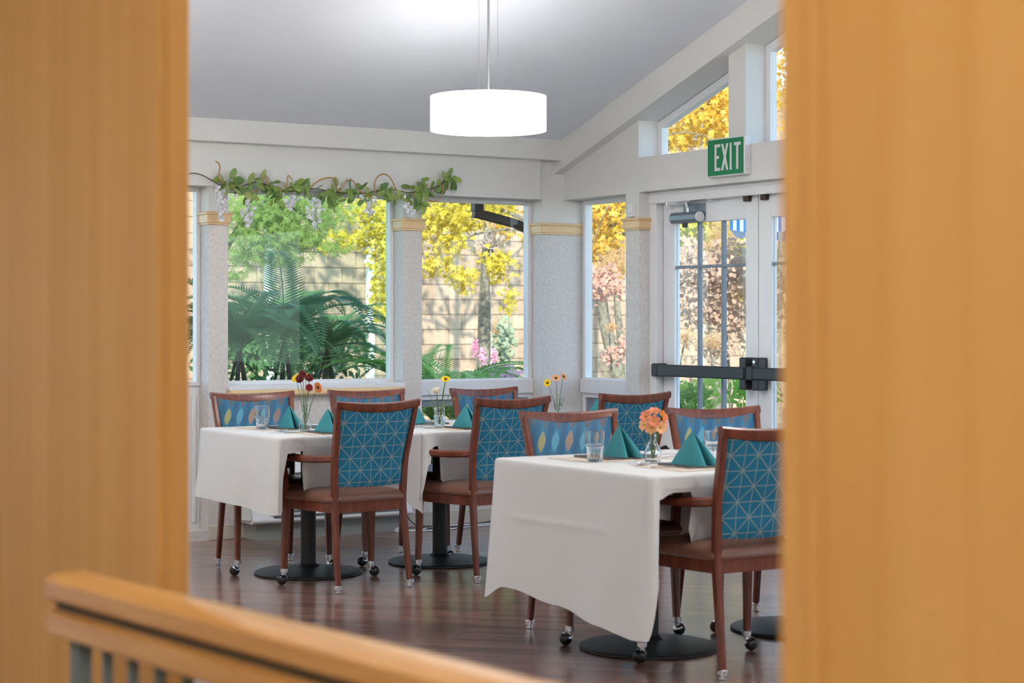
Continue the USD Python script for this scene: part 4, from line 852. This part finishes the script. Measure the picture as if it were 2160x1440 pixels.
# yellow maple: fills the head of the back window and reaches into the big window
D1 = 18.6
tree("maple_tree", "yellow maple whose leaves fill the top of the back window next to the corner column", "tree",
     [([g0(at(1135, 800, 19.2)), at(1135, 640, 19.2), at(1125, 500, 19.0), at(1105, 380, 18.8)], .07)],
     [([at(1124, 500, 19), at(985, 500, 18.6), at(930, 545, 18.4), at(965, 600, 18.3)], .016), ([at(1120, 470, 19), at(1000, 430, 18.8), at(880, 440, 18.5), at(770, 490, 18.3)], .022), ([at(1124, 500, 19), at(1078, 560, 18.6), at(1062, 640, 18.4)], .011), ([at(1105, 380, 18.8), at(1080, 300, 18.8)], .02)],
     [(960, 455, D1, 85, 38, .5, 460), (905, 470, D1, 50, 55, .4, 240), (945, 520, D1, 38, 36, .4, 150), (915, 560, D1, 32, 22, .3, 110), (975, 585, D1 - .1, 30, 24, .3, 140), (1048, 555, D1, 32, 30, .3, 150), (1075, 630, D1, 17, 30, .2, 70), (1030, 440, D1 + .3, 60, 35, .4, 170), (990, 400, D1, 110, 30, .5, 260),
      (795, 480, D1, 42, 60, .4, 240), (806, 545, D1, 26, 50, .3, 160), (800, 620, D1, 20, 34, .3, 110), (800, 665, D1, 14, 16, .2, 40), (735, 505, D1, 62, 22, .4, 150), (765, 440, D1, 60, 34, .4, 170), (700, 520, D1, 34, 10, .3, 46)],
     star, "maple_yellow", .046)
# orange maple at the right, seen through the narrow window, the transoms and the door head
D2 = 20.0
tree("maple_tree", "orange and yellow maple with a pale leaning trunk in the narrow window", "tree",
     [([g0(at(1312, 830, D2)), at(1296, 760, D2), at(1272, 660, D2), at(1282, 520, D2), at(1330, 380, D2)], .10), ([g0(at(1306, 830, D2)), at(1310, 720, D2), at(1300, 600, D2), at(1330, 460, D2)], .06)],
     [([at(1282, 520, D2), at(1380, 330, D2), at(1480, 230, D2), at(1560, 160, D2)], .035), ([at(1330, 380, D2), at(1430, 280, D2 - .5), at(1500, 290, D2 - .6)], .016), ([at(1330, 380, D2), at(1280, 440, D2 - .4), at(1250, 520, D2 - .4)], .014)],
     [(1275, 455, D2, 60, 50, .5, 420), (1270, 520, D2, 55, 40, .5, 300), (1290, 420, D2, 90, 30, .6, 260), (1300, 560, D2, 36, 26, .4, 90), (1470, 250, D2, 80, 40, .6, 420), (1520, 210, D2, 50, 40, .5, 330), (1430, 300, D2, 40, 22, .5, 110), (1530, 280, D2, 40, 22, .4, 120), (1600, 180, D2, 70, 110, .7, 600), (1560, 110, D2, 90, 70, .6, 420), (1060, 470, D2 + .6, 40, 34, .4, 120)],
     star, "maple_orange", .054)
D3 = 18.8
tree("maple_tree", "yellow green maple branch behind the door closer", "tree", [([g0(at(1520, 800, D3 + 1.2)), at(1490, 640, D3 + 1), at(1470, 480, D3 + .4), at(1460, 380, D3)], .035)], [([at(1470, 480, D3 + .4), at(1440, 470, D3), at(1425, 490, D3)], .01)],
     [(1450, 475, D3, 34, 30, .4, 210), (1490, 470, D3, 34, 34, .4, 200), (1500, 505, D3, 22, 16, .3, 60), (1545, 470, D3 + 1, 34, 30, .4, 110), (1565, 560, D3 + 1, 16, 60, .3, 120), (1470, 420, D3, 60, 30, .4, 200)], star, "maple_yellow", .052)
# green lace-leaf maple behind the garland
D4 = 15.2
tree("lace_maple_tree", "soft green lace-leaf maple behind the left half of the garland", "tree",
     [([g0(at(430, 830, D4 + .8)), at(440, 640, D4 + .6), at(490, 500, D4 + .3), at(560, 420, D4)], .06)],
     [([at(490, 500, D4 + .3), at(545, 470, D4), at(600, 510, D4 - .2), at(655, 525, D4 - .3)], .013), ([at(560, 420, D4), at(620, 440, D4 - .2), at(680, 490, D4 - .3)], .013), ([at(490, 500, D4 + .3), at(540, 540, D4), at(580, 560, D4)], .010)],
     [(530, 450, D4, 70, 42, .5, 700), (600, 450, D4, 75, 42, .5, 780), (560, 505, D4, 76, 26, .5, 520), (640, 500, D4, 50, 30, .4, 360), (690, 455, D4, 45, 34, .4, 300), (520, 540, D4, 46, 20, .4, 230), (600, 545, D4, 40, 16, .4, 180), (490, 580, D4, 26, 12, .3, 70), (705, 520, D4, 26, 14, .3, 70), (620, 420, D4, 110, 22, .5, 420)],
     fine, "maple_green", .047, "bark_dark")
# unseen upper crowns, placed to throw dappled shade on the garden wall
for (x, y, z, rx, rd, rz, n), m_, lab in (((7.9, 16.3, 5.0, 1.5, 1.2, 1.2, 620), "maple_green", "unseen upper crown shading the garden wall, left of the big window's view"), ((10.6, 16.8, 5.2, 1.5, 1.2, 1.2, 620), "maple_green", "unseen upper crown shading the garden wall, above the big window's view"), ((13.2, 17.4, 5.4, 1.5, 1.2, 1.1, 620), "maple_yellow", "unseen yellow upper crown shading the garden wall, above the back window's view"), ((15.8, 17.9, 5.9, 1.5, 1.2, 1.0, 560), "maple_orange", "unseen orange upper crown shading the garden wall, above the door's view")):
    t = thing("maple_tree", lab, "tree", (0, 0, 0)); u = np.clip(rng.normal(0, .6, (n, 3)), -1.4, 1.4) * (rx, rd, rz) + (x, y, z); V0, F0 = star; Nn = rng.normal(0, 1, (n, 3)) + (0, -.3, .8); Nn /= np.linalg.norm(Nn, axis=1, keepdims=True); T_ = np.cross(Nn, rng.normal(0, 1, (n, 3))); T_ /= np.linalg.norm(T_, axis=1, keepdims=True); B_ = np.cross(T_, Nn)
    W = u[:, None] + .085 * (V0[None, :, :1] * B_[:, None] + V0[None, :, 1:2] * T_[:, None] + V0[None, :, 2:] * Nn[:, None])
    obj("leaves", trimesh.Trimesh(W.reshape(-1, 3), (F0[None] + (np.arange(n) * len(V0))[:, None, None]).reshape(-1, 3), process=False), M[m_], t, False, kind="stuff")
    obj("trunk", branches([([(x + .3, y + 1.0, -.06), (x + .3, y + .9, 2.2), (x, y + .2, 4.2), (x - .1, y, z + .4)], .09)], 1), M["bark"], t)
    for k in range(7): e = np.array((x, y, z)) + rng.normal(0, .55, 3) * (rx, rd, rz); obj("branch", branches([([(x + .05, y + .3, 3.9), ((x + e[0]) / 2, (y + e[1]) / 2, (4.1 + e[2]) / 2 + .15), e], .028)], 1), M["bark"], t)
for px, py, D, rx, ry, n, lab in ((530, 740, 15.6, 90, 60, 620, "dark green undergrowth left of the tree fern"), (680, 750, 15.8, 80, 56, 520, "dark green undergrowth right of the tree fern")):
    tree("dark_shrub", lab, "shrub", [([g0(at(px, 900, D)), at(px, 800, D), at(px + 5, 740, D)], .014)], [], [(px, py, D, rx, ry, .4, n)], lance_leaf(.4), "dark_leaf", .05)
# pale bare twigs among the yellow leaves
t = thing("bare_twigs", "pale bare twiggy shrub in the gap between the yellow leaves", "shrub")
tw = []
for k in range(46):
    c = at(1035 + rng.normal(0, 16), 520, 20.6); e = at(1035 + rng.normal(0, 42), 455 + rng.normal(0, 26), 20.5 + rng.normal(0, .3)); tw.append(([c, (c + e) / 2 + rng.normal(0, .05, 3), e], .006))
tw.append(([g0(at(1040, 800, 20.8)), at(1036, 640, 20.7), at(1035, 520, 20.6)], .012))
for k in range(40):
    c = at(1480 + rng.normal(0, 30), 300, 20.9); e = at(1470 + rng.normal(0, 55), 285 + rng.normal(0, 24), 20.8); tw.append(([c, (c + e) / 2 + rng.normal(0, .06, 3), e], .006))
tw.append(([g0(at(1480, 800, 21.2)), at(1484, 520, 21.1), at(1480, 300, 20.9)], .014))
obj("twigs", branches(tw, 1), M["twig_white"], t, 40, kind="stuff")
# smoke bushes
D5 = 15.6
sb1 = tree("smoke_bush", "pinkish smoke bush filling the left door leaf's glass", "shrub",
     [([g0(at(1545, 840, D5 + .3)), at(1535, 740, D5 + .2), at(1525, 620, D5)], .022), ([g0(at(1420, 850, D5 + .2)), at(1440, 740, D5 + .1), at(1456, 670, D5)], .016)],
     [([at(1525, 620, D5), at(1490, 580, D5), at(1470, 540, D5)], .008), ([g0(at(1550, 850, D5)), at(1570, 740, D5), at(1590, 690, D5)], .010), ([at(1525, 640, D5), at(1560, 580, D5), at(1575, 540, D5)], .008)],
     [(1490, 590, D5, 62, 60, .5, 720), (1545, 570, D5, 46, 60, .5, 430), (1460, 560, D5, 40, 40, .4, 280), (1530, 660, D5, 52, 30, .4, 320), (1470, 660, D5, 36, 30, .4, 130), (1560, 690, D5, 30, 34, .4, 120), (1600, 600, D5, 40, 70, .4, 240), (1500, 735, D5, 50, 24, .4, 100), (1455, 780, D5, 30, 18, .3, 60), (1640, 640, D5, 34, 80, .4, 200)],
     rnd, "smoke_leaf", .0225, front=.9)
D6 = 16.6
sb2 = tree("smoke_bush", "smoke bush leaves in the lower half of the narrow window", "shrub", [([g0(at(1292, 840, D6)), at(1288, 740, D6), at(1280, 640, D6)], .014)], [([at(1280, 640, D6), at(1262, 600, D6), at(1250, 570, D6)], .006), ([at(1288, 700, D6), at(1296, 660, D6)], .006)],
     [(1270, 585, D6, 34, 26, .4, 190), (1262, 620, D6, 24, 18, .3, 80), (1300, 600, D6, 22, 28, .3, 80), (1292, 748, D6, 22, 18, .25, 60), (1312, 730, D6, 18, 26, .3, 50)], rnd, "smoke_leaf", .023, front=.9)
def plumes(t, cl): obj("plumes", leafcloud(cl, lance_leaf(.10), .034, .5, .3, .2), M["smoke_plume"], t, False, kind="stuff")
plumes(sb1, [(1520, 490, 15.9, 34, 40, .4, 420), (1480, 520, 15.9, 30, 16, .3, 160), (1500, 720, 15.2, 26, 18, .3, 220), (1450, 710, 15.2, 16, 18, .3, 130), (1556, 620, 15.4, 26, 20, .3, 160)])
plumes(sb2, [(1290, 555, 16.8, 34, 30, .4, 420), (1310, 545, 16.8, 26, 26, .4, 200), (1290, 690, 16.4, 9, 8, .1, 50)])
sb3 = tree("sage_shrub", "grey green shrub at the right edge of the back window", "shrub", [([g0(at(1075, 830, 17)), at(1072, 760, 17), at(1068, 700, 17)], .010)], [([at(1072, 760, 17), at(1060, 730, 17)], .005)],
     [(1066, 715, 17, 20, 34, .3, 170), (1060, 745, 17, 18, 12, .2, 60)], rnd, "sage_leaf", .028, front=.9)
plumes(sb3, [(1060, 690, 17.2, 18, 16, .2, 150), (1050, 705, 17.2, 12, 10, .2, 80)])
for px, py, D, lab in ((1475, 835, 13.6, "bright green shrub low in the left door leaf's glass"), (1590, 830, 13.2, "bright green shrub beside the meeting stiles of the door"), (1292, 850, 13.4, "green plant behind the lower sash of the narrow window"), (1450, 855, 12.9, "leafy plant at the foot of the door glass")):
    tree("green_shrub", lab, "shrub", [([g0(at(px, 900, D)), at(px + 4, py, D), at(px - 6, py - 30, D)], .008)], [([at(px, py + 20, D), at(px + 26, py - 20, D)], .005)],
         [(px, py, D, 44, 28, .35, 150), (px + 22, py - 26, D, 22, 18, .2, 50), (px - 22, py - 14, D, 24, 18, .2, 50)], lance_leaf(.42), "bright_leaf", .034)
# pink flowers
for px, py, D, lab in ((1003, 745, 16.4, "pink flower spike left of the taller one in the back window"), (1042, 760, 16.2, "tallest pink flower spike in the back window"), (1018, 762, 16.6, "small pink flower spike between the other two")):
    t = thing("flower_spike", lab, "flower"); b, e = g0(at(px - 2, 840, D)), at(px, py - 25, D); obj("stem", branches([([b, (b + e) / 2 + (.01, 0, 0), e], .004)], 1), M["stem"], t)
    obj("florets", leafcloud([(px, py - 10, D, 6, 18, .03, 70)], rnd, .014), M["pink_flower"], t, False, kind="stuff")
t = thing("pink_flower_bed", "bed of small pink flowers at the lower right corner of the back window", "flower bed"); obj("stems", leafcloud([(1066, 812, 15.2, 30, 26, .3, 260)], lance_leaf(.06), .07, .3, .1, .3), M["bright_leaf"], t, False, kind="stuff")
obj("florets", leafcloud([(1062, 790, 15.2, 30, 16, .3, 420)], rnd, .016), M["pink_flower"], t, False, kind="stuff")
t = thing("grass_tuft", "tuft of long light green blades at the foot of the narrow window", "grass tuft"); gb = []
for k in range(26):
    b = g0(at(1275 + rng.normal(0, 7), 800, 14.6)); e = at(1275 + rng.normal(0, 24), 790 + rng.normal(0, 16), 14.6 + rng.normal(0, .15)); gb.append(([b, b * .35 + e * .65 + (0, 0, .08), e], .004))
obj("blades", branches(gb, 1, .2), M["bright_leaf"], t, 40, kind="stuff")

# ferns: every frond a part
def frond(base, az, el, L, droop, w, n=44):
    s = np.linspace(0, 1, n); th = math.radians(el) - droop * s ** 1.3; ds = L / (n - 1)
    h = np.r_[0, np.cumsum(np.cos(th[:-1]) * ds)]; z = np.r_[0, np.cumsum(np.sin(th[:-1]) * ds)]
    d = np.array([math.cos(az), math.sin(az), 0]); sd = np.array([-d[1], d[0], 0]); P = base + h[:, None] * d + z[:, None] * np.array([0, 0, 1]); T = np.cos(th)[:, None] * d + np.sin(th)[:, None] * np.array([0, 0, 1.0]); V, F = [], []
    for i in range(3, n):
        ln = w * (math.sin(math.pi * min(1, (s[i] * .93 + .07)) ** .8) ** .8 + .06); nn = np.cross(T[i], sd)
        for sg in (-1, 1):
            q = sd * sg * .93 + T[i] * .38; tip = P[i] + q * ln - nn * ln * -.10; m = P[i] + q * ln * .45; wd = T[i] * (ds * .46); b = len(V); V += [P[i], m + wd, tip, m - wd]; F += [(b, b + 1, b + 2), (b, b + 2, b + 3)]
    return cat(sweep(P[::3], np.linspace(.012, .003, len(P[::3])), n=5, up=tuple(sd)), trimesh.Trimesh(np.array(V), np.array(F), process=False))
def fern(name, label, base, n, L, el, droop, w, mat, az0=None, spread=2 * math.pi, trunk=0.0, bark="bark_dark", cat_="fern"):
    t = thing(name, label, cat_, base, 0)
    for k in range(n):
        az = (rng.uniform(0, 2 * math.pi) if az0 is None else az0 + spread * ((k + .5) / n - .5)) + rng.normal(0, .12)
        obj("frond", frond(np.zeros(3), az, el + rng.normal(0, 12), L * rng.uniform(.8, 1.12), droop * rng.uniform(.8, 1.2), w), M[mat], t, False)
    if trunk:
        for k in range(5): a = k * 1.26 + .3; q = .16 + .05 * (k % 3); obj("stalk", sweep(spline([(q * math.cos(a), q * math.sin(a), -trunk), (.5 * q * math.cos(a), .5 * q * math.sin(a), -trunk * .45), (0, 0, .02)], 9), np.linspace(.030, .020, 9), n=8, up=(1, .2, 0)), M[bark], t)
    else: obj("crown", sphere(.06, (0, 0, 0), 2, (1, 1, .7)), M[bark], t)
AZI = -math.radians(YAW)                     # the reader's right as a compass angle
def tf(px, py, D): b = at(px, py, D); return b
for px, py, D, n, L, el, dr, w, lab in ((600, 720, 13.6, 22, 1.0, 52, 2.0, .17, "large dark tree fern in the middle of the big window"), (505, 735, 13.0, 18, .85, 55, 2.0, .15, "dark tree fern at the left edge of the big window"), (690, 735, 14.4, 16, .8, 45, 1.8, .14, "dark tree fern right of the largest one in the big window")):
    b = tf(px, py, D); fern("tree_fern", lab, b, n, L, el, dr, w, "fern_dark", trunk=b[2] + .05)
for px, D, n, L, el, dr, w, m, lab in ((485, 12.6, 12, .75, 62, 1.5, .12, "fern_dark", "low fern in the lower left corner of the big window"), (570, 12.8, 12, .62, 60, 1.5, .11, "fern_dark", "low fern under the large tree fern"), (655, 13.2, 12, .70, 60, 1.5, .12, "fern_dark", "low fern right of the tree fern's trunk"),
                                       (800, 14.2, 16, .95, 58, 1.7, .13, "fern", "bright green fern at the lower right of the big window"), (915, 14.4, 24, 1.15, 56, 1.75, .15, "fern", "bright green fern at the lower left of the back window"), (520, 12.2, 14, .62, 66, 1.3, .11, "fern_dark", "small fern in front of the left tree fern"), (612, 12.3, 14, .66, 64, 1.4, .11, "fern_dark", "small fern in front of the large tree fern's trunk"), (715, 12.9, 14, .70, 60, 1.5, .12, "fern_dark", "fern at the foot of the big window's right half"), (975, 13.8, 20, 1.05, 48, 1.7, .14, "fern", "bright fern arching across the middle of the back window's sill")):
    b = at(px, 800, D); b[2] = .52 if m == "fern" else .42; fern("garden_fern", lab, b, n, L, el, dr, w, m, trunk=b[2] + .05)
# blue and white striped parasol seen through the door
ap = at(1886, 322, 15.0); t = thing("garden_parasol", "blue and white striped parasol tip behind the door glass", "parasol", ap)
nS, Rr = 8, 1.35; PV, PF, UVs = [], [], []
for k in range(nS):
    a0, a1 = 2 * math.pi * k / nS + .35, 2 * math.pi * (k + 1) / nS + .35
    rows = 9
    P = np.array([[((1 - f) * math.cos(a0) + f * math.cos(a1), (1 - f) * math.sin(a0) + f * math.sin(a1), 0) for f in np.linspace(0, 1, 9)] for _ in range(rows)]); rr = np.linspace(.02, Rr, rows)
    f = np.linspace(0, 1, 9); sag = -.05 * np.sin(math.pi * f)
    Q = np.stack([np.stack([P[i, :, 0] * rr[i], P[i, :, 1] * rr[i], -.52 * rr[i] / Rr * .95 + sag * (rr[i] / Rr) ** 2], -1) for i in range(rows)])
    uv = np.stack([np.stack([np.full(9, rr[i]), f], -1) for i in range(rows)]); obj("canopy_panel", grid_mesh(Q), M["stripe"], t, uv=uv.reshape(-1, 2))
    E0 = Q[-1]; Vl = np.stack([E0, E0 + (0, 0, -.13)]); obj("valance", grid_mesh(Vl), M["stripe"], t, uv=np.stack([np.stack([f * .9, np.zeros(9)], -1)] * 2).reshape(-1, 2))
obj("pole", rod((0, 0, -ap[2] - .04), (0, 0, .06), .022, 12), M["twig_white"], t)
